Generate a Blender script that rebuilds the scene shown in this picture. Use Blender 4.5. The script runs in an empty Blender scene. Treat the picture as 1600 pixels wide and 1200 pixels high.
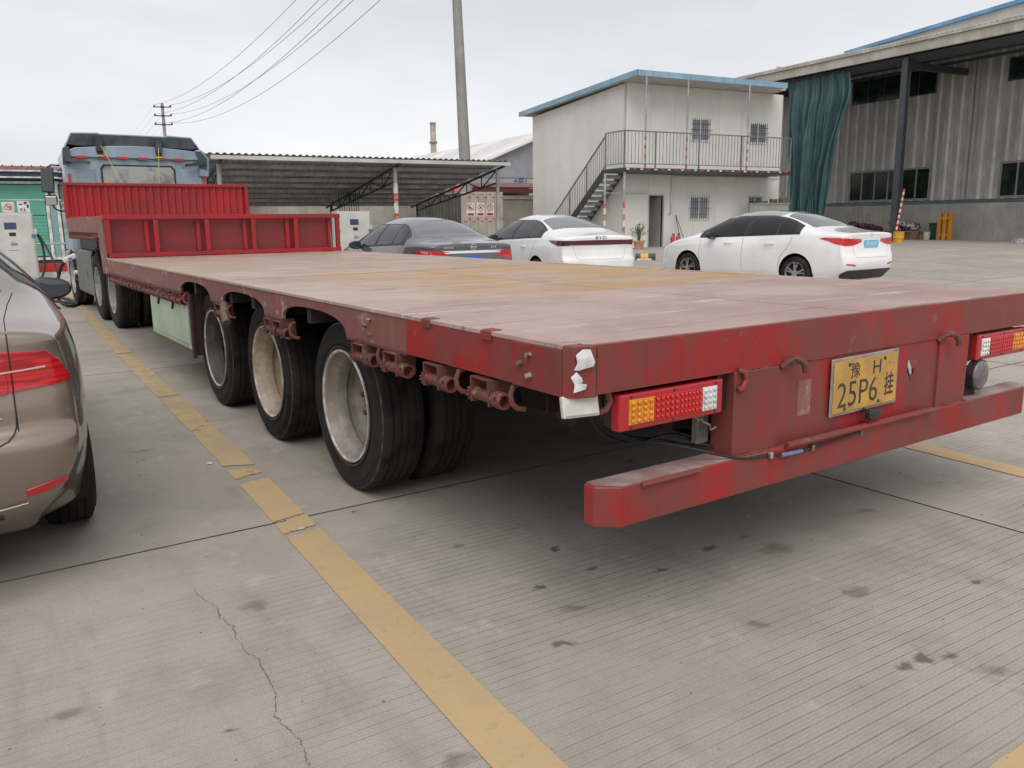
import bpy, bmesh, math, random
from mathutils import Vector, Matrix
from mathutils.bvhtree import BVHTree

random.seed(7)
SC = bpy.context.scene
COL = SC.collection
PI = math.pi
R_ = math.radians

# ------------------------------------------------------------------ camera
CX, CY, CZ = -3.0777, -1.9412, 1.4192
PITCH, YAW, ROLL, FPX = 0.1967, 0.5947, -0.0119, 1279.19
_fw = Vector((math.sin(YAW) * math.cos(PITCH), math.cos(YAW) * math.cos(PITCH), -math.sin(PITCH)))
_r0 = Vector((math.cos(YAW), -math.sin(YAW), 0))
_u0 = _r0.cross(_fw)
_r = _r0 * math.cos(ROLL) + _u0 * math.sin(ROLL)
_u = -_r0 * math.sin(ROLL) + _u0 * math.cos(ROLL)
cd = bpy.data.cameras.new('camera')
cd.sensor_width = 36
cd.lens = FPX / 1600 * 36
cd.clip_start = 0.05
cd.clip_end = 2000
cam = bpy.data.objects.new('camera', cd)
COL.objects.link(cam)
M = Matrix((_r, _u, -_fw)).transposed().to_4x4()
M.translation = Vector((CX, CY, CZ))
cam.matrix_world = M
SC.camera = cam

# ------------------------------------------------------------------ sky, sun, exposure
SUN_EL, SUN_AZ = R_(54), R_(215)
w = bpy.data.worlds.new('World')
SC.world = w
w.use_nodes = True
nt = w.node_tree
nt.nodes.clear()
def wn(t, **k):
    n = nt.nodes.new(t)
    for a, v in k.items():
        setattr(n, a, v)
    return n
out = wn('ShaderNodeOutputWorld')
bgs = wn('ShaderNodeBackground')
bgc = wn('ShaderNodeBackground')
add = wn('ShaderNodeAddShader')
sky = wn('ShaderNodeTexSky', sky_type='NISHITA', sun_disc=False, sun_elevation=SUN_EL, sun_rotation=SUN_AZ)
bgs.inputs['Strength'].default_value = 0.05
hs = wn('ShaderNodeHueSaturation')
hs.inputs['Saturation'].default_value = 0.25      # overcast: the blue is filtered out by the cloud sheet
nt.links.new(sky.outputs[0], hs.inputs['Color'])
nt.links.new(hs.outputs[0], bgs.inputs['Color'])
tc = wn('ShaderNodeTexCoord')
mp = wn('ShaderNodeMapping')
mp.inputs['Scale'].default_value = (1.0, 1.0, 3.2)
nz = wn('ShaderNodeTexNoise')
nz.inputs['Scale'].default_value = 2.1
nz.inputs['Detail'].default_value = 5
nz.inputs['Roughness'].default_value = 0.5
nt.links.new(tc.outputs['Generated'], mp.inputs['Vector'])
nt.links.new(mp.outputs['Vector'], nz.inputs['Vector'])
cr = wn('ShaderNodeValToRGB')
cr.color_ramp.elements[0].position = 0.34
cr.color_ramp.elements[0].color = (0.475, 0.468, 0.49, 1)
cr.color_ramp.elements[1].position = 0.66
cr.color_ramp.elements[1].color = (0.685, 0.67, 0.675, 1)
nt.links.new(nz.outputs['Fac'], cr.inputs['Fac'])
nt.links.new(cr.outputs['Color'], bgc.inputs['Color'])
bgc.inputs['Strength'].default_value = 0.66
nt.links.new(bgs.outputs[0], add.inputs[0])
nt.links.new(bgc.outputs[0], add.inputs[1])
nt.links.new(add.outputs[0], out.inputs['Surface'])

sd = bpy.data.lights.new('sun', 'SUN')
sd.energy = 1.5
sd.angle = R_(50)
sd.color = (1.0, 0.96, 0.9)
so = bpy.data.objects.new('sun', sd)
COL.objects.link(so)
_d = Vector((math.sin(SUN_AZ) * math.cos(SUN_EL), math.cos(SUN_AZ) * math.cos(SUN_EL), math.sin(SUN_EL)))
so.rotation_euler = _d.to_track_quat('Z', 'Y').to_euler()
so.location = (0, 0, 30)
SC.view_settings.view_transform = 'Standard'
SC.view_settings.look = 'None'
SC.view_settings.gamma = 1
SC.view_settings.exposure = 0.40
SC.view_settings.use_curve_mapping = False

# ------------------------------------------------------------------ helpers: objects
def tag(o, label=None, cat=None, group=None, kind=None):
    if label: o['label'] = label
    if cat: o['category'] = cat
    if group: o['group'] = group
    if kind: o['kind'] = kind
    return o

def empty(name, loc=(0, 0, 0), rz=0, label=None, cat=None, group=None):
    o = bpy.data.objects.new(name, None)
    o.empty_display_size = 0.2
    COL.objects.link(o)
    o.location = loc
    o.rotation_euler = (0, 0, rz)
    return tag(o, label, cat, group)

def link(name, me, parent=None, loc=None, rot=None, scale=None):
    o = bpy.data.objects.new(name, me)
    COL.objects.link(o)
    if parent is not None: o.parent = parent
    if loc is not None: o.location = loc
    if rot is not None: o.rotation_euler = rot
    if scale is not None: o.scale = scale
    return o

def copy_tree(o, parent=None):
    c = o.copy()
    COL.objects.link(c)
    c.parent = parent
    for ch in list(o.children):
        copy_tree(ch, c)
    return c

def chaikin(pts, n=2):
    pts = [Vector(p) for p in pts]
    for _ in range(n):
        o = [pts[0]]
        for a, b in zip(pts, pts[1:]): o += [a.lerp(b, .25), a.lerp(b, .75)]
        pts = o + [pts[-1]]
    return pts

class MB:
    def __init__(s):
        s.v = []; s.f = []
    def add(s, vs, fs):
        b = len(s.v)
        s.v += [tuple(x) for x in vs]
        s.f += [tuple(b + i for i in f) for f in fs]
        return s
    def box(s, x0, x1, y0, y1, z0, z1, m=None):
        vs = [Vector(p) for p in ((x0, y0, z0), (x1, y0, z0), (x1, y1, z0), (x0, y1, z0), (x0, y0, z1), (x1, y0, z1), (x1, y1, z1), (x0, y1, z1))]
        if m: vs = [m @ p for p in vs]
        return s.add(vs, ((0, 3, 2, 1), (4, 5, 6, 7), (0, 1, 5, 4), (1, 2, 6, 5), (2, 3, 7, 6), (3, 0, 4, 7)))
    def cbox(s, c, size, rz=0, m=None):
        mm = Matrix.Translation(Vector(c)) @ Matrix.Rotation(rz, 4, 'Z')
        if m: mm = m @ mm
        a, b, d = [q / 2 for q in size]
        return s.box(-a, a, -b, b, -d, d, mm)
    def bar(s, p0, p1, wx, wz=None, up=(0, 0, 1)):
        p0, p1 = Vector(p0), Vector(p1)
        wz = wz or wx
        t = (p1 - p0)
        L = t.length
        t.normalize()
        u = Vector(up)
        if abs(t.dot(u)) > 0.98: u = Vector((0, 1, 0))
        a = t.cross(u).normalized()
        b = a.cross(t)
        vs = []
        for p in (p0, p1):
            for i, j in ((-1, -1), (1, -1), (1, 1), (-1, 1)):
                vs.append(p + a * (i * wx / 2) + b * (j * wz / 2))
        return s.add(vs, ((3, 2, 1, 0), (4, 5, 6, 7), (0, 1, 5, 4), (1, 2, 6, 5), (2, 3, 7, 6), (3, 0, 4, 7)))
    def tube(s, pts, r, n=8, cap=True, r1=None):
        pts = [Vector(p) for p in pts]
        m = len(pts)
        rings = []
        ref = None
        for i, p in enumerate(pts):
            t = (pts[min(i + 1, m - 1)] - pts[max(i - 1, 0)]).normalized()
            if ref is None:
                ref = Vector((0, 0, 1)) if abs(t.z) < 0.9 else Vector((1, 0, 0))
            a = t.cross(ref).normalized()
            ref = a.cross(t).normalized()
            rr = r if r1 is None else r + (r1 - r) * i / max(1, m - 1)
            rings.append([p + a * math.cos(2 * PI * k / n) * rr + ref * math.sin(2 * PI * k / n) * rr for k in range(n)])
        vs = [q for g in rings for q in g]
        fs = []
        for i in range(m - 1):
            for k in range(n):
                fs.append((i * n + k, i * n + (k + 1) % n, (i + 1) * n + (k + 1) % n, (i + 1) * n + k))
        if cap:
            fs.append(tuple(range(n - 1, -1, -1)))
            fs.append(tuple(range((m - 1) * n, m * n)))
        return s.add(vs, fs)
    def prism(s, poly, axis, a, b):
        # poly 2D; axis 'x': (y,z), 'y': (x,z), 'z': (x,y)
        def P(u, v, w_):
            return {'x': (w_, u, v), 'y': (u, w_, v), 'z': (u, v, w_)}[axis]
        n = len(poly)
        vs = [P(u, v, a) for u, v in poly] + [P(u, v, b) for u, v in poly]
        fs = [tuple(range(n)), tuple(range(2 * n - 1, n - 1, -1))]
        for i in range(n):
            j = (i + 1) % n
            fs.append((i, i + n, j + n, j))
        return s.add(vs, fs)
    def lathe(s, prof, axis='x', n=32, c=(0, 0, 0), closed=False):
        # prof: list of (axial, radius)
        c = Vector(c)
        vs = []
        for a, r in prof:
            for k in range(n):
                t = 2 * PI * k / n
                co, si = math.cos(t) * r, math.sin(t) * r
                vs.append(c + {'x': Vector((a, co, si)), 'y': Vector((co, a, si)), 'z': Vector((co, si, a))}[axis])
        fs = []
        m = len(prof)
        for i in range(m - 1 if not closed else m):
            j = (i + 1) % m
            for k in range(n):
                fs.append((i * n + k, i * n + (k + 1) % n, j * n + (k + 1) % n, j * n + k))
        return s.add(vs, fs)
    def disc(s, c, r, axis='x', n=24):
        c = Vector(c)
        vs = []
        for k in range(n):
            t = 2 * PI * k / n
            co, si = math.cos(t) * r, math.sin(t) * r
            vs.append(c + {'x': Vector((0, co, si)), 'y': Vector((co, 0, si)), 'z': Vector((co, si, 0))}[axis])
        return s.add(vs, (tuple(range(n)),))
    def ball(s, c, r, n=10, m=6, sc=(1, 1, 1)):
        c = Vector(c)
        vs = [c + Vector((0, 0, r * sc[2]))]
        for i in range(1, m):
            a = PI * i / m
            for k in range(n):
                t = 2 * PI * k / n
                vs.append(c + Vector((math.sin(a) * math.cos(t) * r * sc[0], math.sin(a) * math.sin(t) * r * sc[1], math.cos(a) * r * sc[2])))
        vs.append(c - Vector((0, 0, r * sc[2])))
        fs = []
        for k in range(n): fs.append((0, 1 + k, 1 + (k + 1) % n))
        for i in range(m - 2):
            for k in range(n):
                a = 1 + i * n
                fs.append((a + k, a + n + k, a + n + (k + 1) % n, a + (k + 1) % n))
        b = 1 + (m - 2) * n
        for k in range(n): fs.append((b + k, len(vs) - 1, b + (k + 1) % n))
        return s.add(vs, fs)
    def mesh(s, name, mat=None, smooth=False, bevel=0, seg=1):
        me = bpy.data.meshes.new(name)
        me.from_pydata(s.v, [], s.f)
        bm = bmesh.new()
        bm.from_mesh(me)
        bmesh.ops.recalc_face_normals(bm, faces=bm.faces)
        if bevel:
            es = [e for e in bm.edges if len(e.link_faces) == 2 and e.calc_face_angle(0) > 0.5]
            bmesh.ops.bevel(bm, geom=es, offset=bevel, segments=seg, affect='EDGES', profile=0.5, clamp_overlap=True)
        bm.to_mesh(me)
        bm.free()
        if mat: me.materials.append(mat)
        if smooth:
            me.shade_smooth()
            if smooth != 'all':
                me.set_sharp_from_angle(angle=R_(38))
        return me
    def build(s, name, mat=None, parent=None, smooth=False, bevel=0, seg=1, **k):
        return link(name, s.mesh(name, mat, smooth, bevel, seg), parent, **k)

def text(name, body, size, mat, parent, loc, rot, sx=1.0, extrude=0.001, align='CENTER', bold=0.0, space=1.0):
    cu = bpy.data.curves.new(name, 'FONT')
    cu.body = body
    cu.size = size
    cu.align_x = align
    cu.align_y = 'CENTER'
    cu.extrude = extrude
    cu.offset = bold
    cu.space_character = space
    cu.resolution_u = 3
    o = bpy.data.objects.new(name + '_tmp', cu)
    COL.objects.link(o)
    dg = bpy.context.evaluated_depsgraph_get()
    me = bpy.data.meshes.new_from_object(o.evaluated_get(dg))
    bpy.data.objects.remove(o)
    me.materials.clear()
    me.materials.append(mat)
    return link(name, me, parent, loc=loc, rot=rot, scale=(sx, 1, 1))

# ------------------------------------------------------------------ helpers: materials
MATS = {}
def newmat(name):
    m = bpy.data.materials.new(name)
    m.use_nodes = True
    t = m.node_tree
    t.nodes.clear()
    o = t.nodes.new('ShaderNodeOutputMaterial')
    b = t.nodes.new('ShaderNodeBsdfPrincipled')
    t.links.new(b.outputs[0], o.inputs[0])
    return m, t, b

class G:
    """small node-graph writer"""
    def __init__(s, t): s.t = t
    def n(s, ty, ins=None, **k):
        q = s.t.nodes.new(ty)
        for a, v in k.items(): setattr(q, a, v)
        for a, v in (ins or {}).items(): s.set(q.inputs[a], v)
        return q
    def set(s, sock, v):
        if isinstance(v, bpy.types.NodeSocket): s.t.links.new(v, sock)
        else: sock.default_value = v
    def math(s, op, a, b=0.0, c=None, clamp=False):
        q = s.n('ShaderNodeMath', operation=op, use_clamp=clamp)
        s.set(q.inputs[0], a); s.set(q.inputs[1], b)
        if c is not None: s.set(q.inputs[2], c)
        return q.outputs[0]
    def vmath(s, op, a, b=(0, 0, 0)):
        q = s.n('ShaderNodeVectorMath', operation=op)
        s.set(q.inputs[0], a); s.set(q.inputs[1], b)
        return q.outputs['Value'] if op in ('LENGTH', 'DISTANCE', 'DOT_PRODUCT') else q.outputs[0]
    def noise(s, v, scale, det=4, rough=0.55, dist=0.0):
        q = s.n('ShaderNodeTexNoise', {'Vector': v, 'Scale': scale, 'Detail': det, 'Roughness': rough, 'Distortion': dist})
        return q.outputs['Fac']
    def ramp(s, f, lo, hi, a=0.0, b=1.0):
        q = s.n('ShaderNodeMapRange', {'Value': f, 'From Min': lo, 'From Max': hi, 'To Min': a, 'To Max': b}, clamp=True, interpolation_type='SMOOTHSTEP')
        return q.outputs[0]
    def mix(s, f, a, b, bt='MIX'):
        q = s.n('ShaderNodeMix', data_type='RGBA', blend_type=bt, clamp_factor=True)
        s.set(q.inputs[0], f)
        for i, v in ((6, a), (7, b)):
            if isinstance(v, (tuple, list)) and len(v) == 3: v = (*v, 1)
            s.set(q.inputs[i], v)
        return q.outputs[2]
    def scale(s, v, sc):
        return s.n('ShaderNodeMapping', {'Vector': v, 'Scale': sc}).outputs[0]
    def bump(s, h, st=0.2, d=0.01):
        return s.n('ShaderNodeBump', {'Height': h, 'Strength': st, 'Distance': d}).outputs[0]

def objco(g):
    tc = g.n('ShaderNodeTexCoord')
    oi = g.n('ShaderNodeObjectInfo')
    off = g.vmath('SCALE', (13.7, 7.3, 5.1))
    q = off.node
    g.set(q.inputs['Scale'], oi.outputs['Random'])
    return g.vmath('ADD', tc.outputs['Object'], off), oi.outputs['Random']

def mat(name, col, rough=0.5, metal=0.0, col2=None, amt=0.45, scale=3.0, col3=None, amt3=0.3, scale3=9.0,
        streak=0.0, streakcol=None, bump=0.0, bscale=40.0, coat=0.0, spec=0.5, vary=0.0, emit=None, ior=None, rvar=0.0, flake=False, drift=.08, chips=None, sscale=9.0, sz=.09, blotch=None, edge=None):
    if name in MATS: return MATS[name]
    m, t, b = newmat(name)
    g = G(t)
    b.inputs['Roughness'].default_value = rough
    b.inputs['Metallic'].default_value = metal
    b.inputs['Specular IOR Level'].default_value = spec
    if ior: b.inputs['IOR'].default_value = ior
    b.inputs['Coat Weight'].default_value = coat
    b.inputs['Coat Roughness'].default_value = 0.04
    c = (*col, 1)
    co, rnd = objco(g)
    cur = c
    if col2 is not None:
        f = g.ramp(g.noise(g.scale(co, blotch), scale, 9, 0.72), 0.60 - amt * 0.5, 0.70 - amt * 0.38) if blotch else g.ramp(g.noise(co, scale, 6, 0.6), 0.62 - amt * 0.5, 0.74 - amt * 0.35)
        cur = g.mix(f, cur, col2)
    if streak:
        sv = g.scale(co, (1, 1, sz))
        f = g.ramp(g.noise(sv, sscale, 5, 0.65), 0.48, 0.68, 0, streak)
        cur = g.mix(f, cur, streakcol or col2 or (0.1, 0.1, 0.1))
    if col3 is not None:
        f = g.ramp(g.noise(g.vmath('ADD', co, (3.1, 8.2, 1.7)), scale3, 7, 0.65), 0.72 - amt3 * 0.5, 0.78 - amt3 * 0.4)
        cur = g.mix(f, cur, col3)
    if chips:
        cn = g.noise(g.vmath('ADD', co, (1.3, 4.4, 8.8)), 26.0, 6, 0.72)
        big = g.ramp(g.noise(g.vmath('ADD', co, (7.7, 1.1, 3.3)), 2.2, 4), 0.42, 0.62)
        cur = g.mix(g.math('MULTIPLY', g.ramp(cn, 0.60, 0.66), g.math('MULTIPLY', big, chips[1])), cur, chips[0])
        sc = g.noise(g.scale(g.vmath('ADD', co, (2, 5, 1)), (3.0, 3.0, 40.0)), 2.0, 5, 0.7)
        cur = g.mix(g.ramp(sc, 0.66, 0.72, 0, .45), cur, (0.30, 0.17, 0.15))
    if edge:
        bv = g.n('ShaderNodeBevel', {'Radius': 0.012}, samples=4)
        gn_ = g.n('ShaderNodeNewGeometry').outputs['Normal']
        em = g.math('SUBTRACT', 1.0, g.vmath('DOT_PRODUCT', bv.outputs[0], gn_))
        en = g.ramp(g.noise(g.vmath('ADD', co, (6, 1, 4)), 18.0, 6, 0.75), 0.40, 0.62)
        cur = g.mix(g.math('MULTIPLY', g.ramp(em, 0.02, 0.12), en), cur, edge)
    # broad, low-contrast tone drift so that nothing is perfectly flat
    f = g.noise(g.vmath('ADD', co, (9.1, 2.2, 6.7)), 1.3, 3, 0.5)
    k = g.ramp(f, 0.3, 0.7, 1 - drift, 1 + drift * .75)
    if vary:
        k = g.math('MULTIPLY', k, g.math('MULTIPLY_ADD', rnd, 2 * vary, 1 - vary))
    cur = g.mix(1.0, cur, g.n('ShaderNodeCombineColor', {0: k, 1: k, 2: k}).outputs[0], 'MULTIPLY')
    g.set(b.inputs['Base Color'], cur)
    if rvar:
        g.set(b.inputs['Roughness'], g.ramp(g.noise(co, scale * 1.7, 5), 0.3, 0.7, max(0.02, rough - rvar), min(1, rough + rvar)))
    if bump:
        g.set(b.inputs['Normal'], g.bump(g.noise(co, bscale, 5, 0.6), bump, 0.004))
    if emit:
        b.inputs['Emission Color'].default_value = (*emit[0], 1)
        b.inputs['Emission Strength'].default_value = emit[1]
    MATS[name] = m
    return m

# ground height: the yard rises a little towards the buildings on the right
_SY, _CYW = math.sin(YAW), math.cos(YAW)
def ss(a, b, x):
    t = min(1, max(0, (x - a) / (b - a)))
    return t * t * (3 - 2 * t)
def gh(x, y):
    dx, dy = x - CX, y - CY
    d = dx * _SY + dy * _CYW
    l = dx * _CYW - dy * _SY
    return 0.28 * ss(10, 30, d) * ss(-3, 4, l)
K = 1.07
def far(x, y):            # survey coordinates of the far buildings, true scale
    return CX + K * (x - CX), CY + K * (y - CY)
TH = -R_(6.07)            # heading of the far buildings

# ------------------------------------------------------------------ materials
RED = mat('worn_red_paint', (0.30, 0.019, 0.020), 0.5, col2=(0.185, 0.044, 0.038), amt=0.40, scale=3.2, blotch=(1, 1, .5), sscale=16.0, sz=.05, col3=(0.15, 0.115, 0.095), amt3=0.2, scale3=6.0,
          streak=0.5, streakcol=(0.19, 0.05, 0.043), bump=0.2, bscale=22, rvar=0.14, spec=.35, edge=(0.13, 0.075, 0.06), chips=((0.10, 0.055, 0.04), .75))
REDB = mat('dusty_red_paint', (0.285, 0.034, 0.033), 0.6, col2=(0.215, 0.085, 0.073), amt=0.6, scale=2.6, blotch=(1, 1, .6), sscale=14.0, sz=.06, col3=(0.30, 0.26, 0.22), amt3=0.3, scale3=5, streak=0.4,
           streakcol=(0.28, 0.14, 0.125), bump=0.2, bscale=22, spec=.35, edge=(0.20, 0.13, 0.11), chips=((0.16, 0.15, 0.12), .8))
REDN = mat('fresh_red_paint', (0.34, 0.010, 0.016), 0.45, col2=(0.25, 0.018, 0.022), amt=0.4, scale=2.0, col3=(0.22, 0.07, 0.06), amt3=0.12, scale3=7, bump=0.05, bscale=50)
REDD = mat('dull_red_plate', (0.27, 0.014, 0.022), 0.5, col2=(0.19, 0.024, 0.028), amt=0.45, scale=3.4, blotch=(1, 1, 2.5), streak=0.35, streakcol=(0.15, 0.045, 0.04), col3=(0.09, 0.06, 0.055), amt3=0.15, bump=0.15)
REDW = mat('rusty_red_iron', (0.19, 0.038, 0.036), 0.6, col2=(0.12, 0.05, 0.04), amt=0.6, scale=14, col3=(0.24, 0.15, 0.125), amt3=0.3, scale3=25, spec=.3, bump=0.25, bscale=90)
FRAME = mat('dark_red_chassis', (0.045, 0.012, 0.011), 0.75, col2=(0.02, 0.015, 0.014), amt=0.6, scale=4, bump=0.2)
STEELD = mat('dark_greasy_steel', (0.012, 0.0115, 0.011), 0.65, col2=(0.026, 0.021, 0.018), amt=0.5, scale=6, bump=0.2)
RUBBER = mat('tyre_rubber', (0.0105, 0.0100, 0.0100), 0.75, col2=(0.026, 0.0225, 0.021), amt=0.55, scale=6, bump=0.12, bscale=120, spec=0.2)
TYREWALL = mat('tyre_sidewall', (0.022, 0.020, 0.020), 0.62, col2=(0.045, 0.036, 0.033), amt=0.6, scale=5, bump=0.1, bscale=120, spec=0.4)
CHALK = mat('scuffed_rubber', (0.10, 0.088, 0.08), 0.8, col2=(0.03, 0.027, 0.025), amt=0.6, scale=14)
RIMA = mat('greige_rim_paint', (0.285, 0.255, 0.23), 0.5, col2=(0.20, 0.175, 0.155), amt=0.5, scale=7, col3=(0.22, 0.17, 0.13), amt3=0.08, scale3=12, bump=0.03)
RIMB = mat('cream_rim_paint', (0.42, 0.35, 0.26), 0.5, col2=(0.31, 0.25, 0.18), amt=0.5, scale=7, col3=(0.22, 0.17, 0.12), amt3=0.08, scale3=12, bump=0.03)
RIMC = mat('grimy_dark_rim', (0.10, 0.078, 0.084), 0.6, col2=(0.06, 0.045, 0.048), amt=0.5, scale=7, bump=0.1)
ZINC = mat('zinc_bolt', (0.5, 0.46, 0.36), 0.45, 0.7, col2=(0.22, 0.15, 0.09), amt=0.5, scale=30)
BLACKP = mat('black_plastic', (0.018, 0.018, 0.02), 0.45, col2=(0.035, 0.034, 0.033), amt=0.4, scale=9)
CABLE = mat('black_cable', (0.012, 0.012, 0.013), 0.5)
WHITEM = mat('white_painted_steel', (0.66, 0.66, 0.64), 0.45, col2=(0.46, 0.45, 0.42), amt=0.4, scale=4, streak=0.2, streakcol=(0.4, 0.36, 0.3))
REDM = mat('signal_red_paint', (0.55, 0.03, 0.03), 0.45, col2=(0.4, 0.05, 0.04), amt=0.3, scale=8)
STICK = mat('torn_white_sticker', (0.70, 0.70, 0.72), 0.5, col2=(0.50, 0.50, 0.51), amt=0.5, scale=22, bump=0.3, bscale=50)
GREENBOX = mat('pale_green_paint', (0.40, 0.49, 0.36), 0.5, col2=(0.33, 0.41, 0.30), amt=0.5, scale=3, col3=(0.2, 0.2, 0.14), amt3=0.12, scale3=8, streak=0.2, streakcol=(0.27, 0.3, 0.22))
LAMPW = mat('clear_lamp_lens', (0.62, 0.62, 0.56), 0.25, col2=(0.5, 0.48, 0.42), amt=0.4, scale=9, coat=0.5)
LAMPR = mat('red_lamp_lens', (0.52, 0.010, 0.014), 0.2, coat=0.6)
def fluted(name, c0, c1):
    m, t, b = newmat(name)
    g = G(t)
    P = g.n('ShaderNodeTexCoord').outputs['Object']
    z = g.n('ShaderNodeSeparateXYZ', {0: P}).outputs[2]
    f = g.math('SINE', g.math('MULTIPLY', z, 330.0))
    big = g.ramp(g.noise(g.scale(P, (3, 3, 22)), 2.2, 2, .5), .42, .58)
    col = g.mix(big, c0, c1)
    col = g.mix(g.ramp(f, -.2, .8, 0, .35), col, (0.22, 0.004, 0.008))
    g.set(b.inputs['Base Color'], col)
    b.inputs['Roughness'].default_value = 0.18
    b.inputs['Coat Weight'].default_value = 0.8
    b.inputs['Coat Roughness'].default_value = 0.03
    return m
LAMPF = fluted('fluted_red_lens', (0.62, 0.014, 0.018), (0.36, 0.008, 0.012))
LAMPRB = mat('red_lamp_frame', (0.40, 0.018, 0.024), 0.3, coat=0.3)
LAMPA = mat('amber_lamp_lens', (0.80, 0.30, 0.012), 0.22, coat=0.6, col2=(0.62, 0.2, 0.01), amt=0.4, scale=30)
LAMPC = mat('clear_led_lens', (0.78, 0.78, 0.80), 0.2, coat=0.6, col2=(0.55, 0.55, 0.58), amt=0.4, scale=30)
YPLATE = mat('amber_number_plate', (0.60, 0.34, 0.06), 0.45, col2=(0.46, 0.27, 0.07), amt=0.55, scale=9, col3=(0.24, 0.16, 0.07), amt3=0.2, scale3=14, bump=0.05)
INK = mat('black_lettering', (0.02, 0.02, 0.02), 0.5, col2=(0.06, 0.05, 0.03), amt=0.3, scale=20)
CHROME = mat('chrome', (0.78, 0.78, 0.8), 0.12, 1.0)
MIRRORG = mat('mirror_glass', (0.11, 0.125, 0.145), 0.06, 0.8)
GLASSD = mat('tinted_car_glass', (0.012, 0.013, 0.015), 0.03, coat=0.0, spec=0.5, ior=1.45)
GLASSR = mat('rear_screen_glass', (0.11, 0.12, 0.13), 0.06, coat=0.6, spec=0.6, ior=1.5)  # pale base colour stands in for sky reflected in the rear screens
GAP = mat('shut_line', (0.008, 0.008, 0.008), 0.9)

def deck_mat():
    m, t, b = newmat('dusty_deck_paint')
    g = G(t)
    P = g.n('ShaderNodeNewGeometry').outputs['Position']
    sep = g.n('ShaderNodeSeparateXYZ', {0: P})
    yy = sep.outputs[1]
    wy = g.math('MULTIPLY_ADD', g.noise(P, 1.4, 4), 0.9, g.math('SUBTRACT', yy, 0.45))
    base = g.mix(g.ramp(g.noise(P, 1.3, 6, 0.6), 0.34, 0.66), (0.335, 0.212, 0.186), (0.425, 0.312, 0.27))
    mid = g.mix(g.ramp(g.noise(P, 1.5, 6, 0.62), 0.36, 0.64), (0.425, 0.325, 0.26), (0.34, 0.225, 0.175))
    base = g.mix(g.ramp(yy, 1.50, 1.62), base, mid)
    # rust and mud worn into the plates beyond the first seam
    zone = g.math('MULTIPLY', g.ramp(wy, 1.45, 1.75), g.ramp(wy, 5.4, 3.2))
    zone = g.math('MULTIPLY', zone, g.ramp(sep.outputs[0], -1.2, -0.4))
    rust = g.math('MULTIPLY', zone, g.ramp(g.noise(g.scale(P, (0.7, 1.5, 1)), 1.7, 7, 0.65), 0.36, 0.56))
    base = g.mix(g.math('MULTIPLY', rust, 0.92), base, (0.40, 0.235, 0.08))
    far_ = g.ramp(wy, 3.2, 6.0)
    base = g.mix(g.math('MULTIPLY', far_, g.ramp(g.noise(P, 1.9, 6, 0.6), 0.36, 0.62)), base, (0.33, 0.24, 0.18))
    st = g.noise(g.scale(P, (0.6, 4.2, 1)), 2.4, 7, 0.7)          # scuffs running across the deck
    base = g.mix(g.ramp(st, 0.57, 0.70, 0, .9), base, (0.58, 0.51, 0.48))
    base = g.mix(g.ramp(g.noise(g.scale(g.vmath('ADD', P, (5, 2, 0)), (0.35, 6.0, 1)), 3.1, 7, 0.72), 0.56, 0.64, 0, 0.85), base, (0.22, 0.13, 0.11))
    base = g.mix(g.ramp(g.noise(g.scale(g.vmath('ADD', P, (3, 7, 0)), (7.0, 0.6, 1)), 2.4, 6, 0.7), 0.62, 0.69, 0, 0.5), base, (0.27, 0.17, 0.15))
    base = g.mix(g.ramp(g.noise(g.scale(g.vmath('ADD', P, (8, 3, 0)), (1.2, 30, 1)), 2.6, 4, 0.7), 0.67, 0.71, 0, 0.7), base, (0.20, 0.12, 0.11))
    base = g.mix(g.ramp(g.noise(P, 17, 6, 0.7), 0.56, 0.68, 0, 0.35), base, (0.29, 0.18, 0.155))
    sp = g.ramp(g.noise(P, 30, 3, 0.7), 0.70, 0.76)
    base = g.mix(g.math('MULTIPLY', sp, 0.5), base, (0.16, 0.09, 0.08))
    # faded tread pattern: lozenges worn nearly flat
    a = g.math('SINE', g.math('MULTIPLY', g.math('ADD', sep.outputs[0], yy), 130.0))
    c = g.math('SINE', g.math('MULTIPLY', g.math('SUBTRACT', sep.outputs[0], yy), 130.0))
    pat = g.ramp(g.math('MULTIPLY', a, c), 0.35, 0.8)
    wear = g.ramp(g.noise(P, 0.9, 3), 0.45, 0.62)
    pat = g.math('MULTIPLY', pat, wear)
    base = g.mix(g.math('MULTIPLY', pat, 0.16), base, (0.5, 0.42, 0.40))
    g.set(b.inputs['Base Color'], base)
    g.set(b.inputs['Roughness'], g.ramp(g.noise(P, 2.4, 5), 0.3, 0.7, 0.36, 0.58))
    b.inputs['Specular IOR Level'].default_value = 0.5
    h = g.math('ADD', g.noise(P, 7.0, 6, 0.6), g.math('MULTIPLY', pat, 0.25))
    g.set(b.inputs['Normal'], g.bump(h, 0.25, 0.006))
    return m
DECK = deck_mat()

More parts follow.
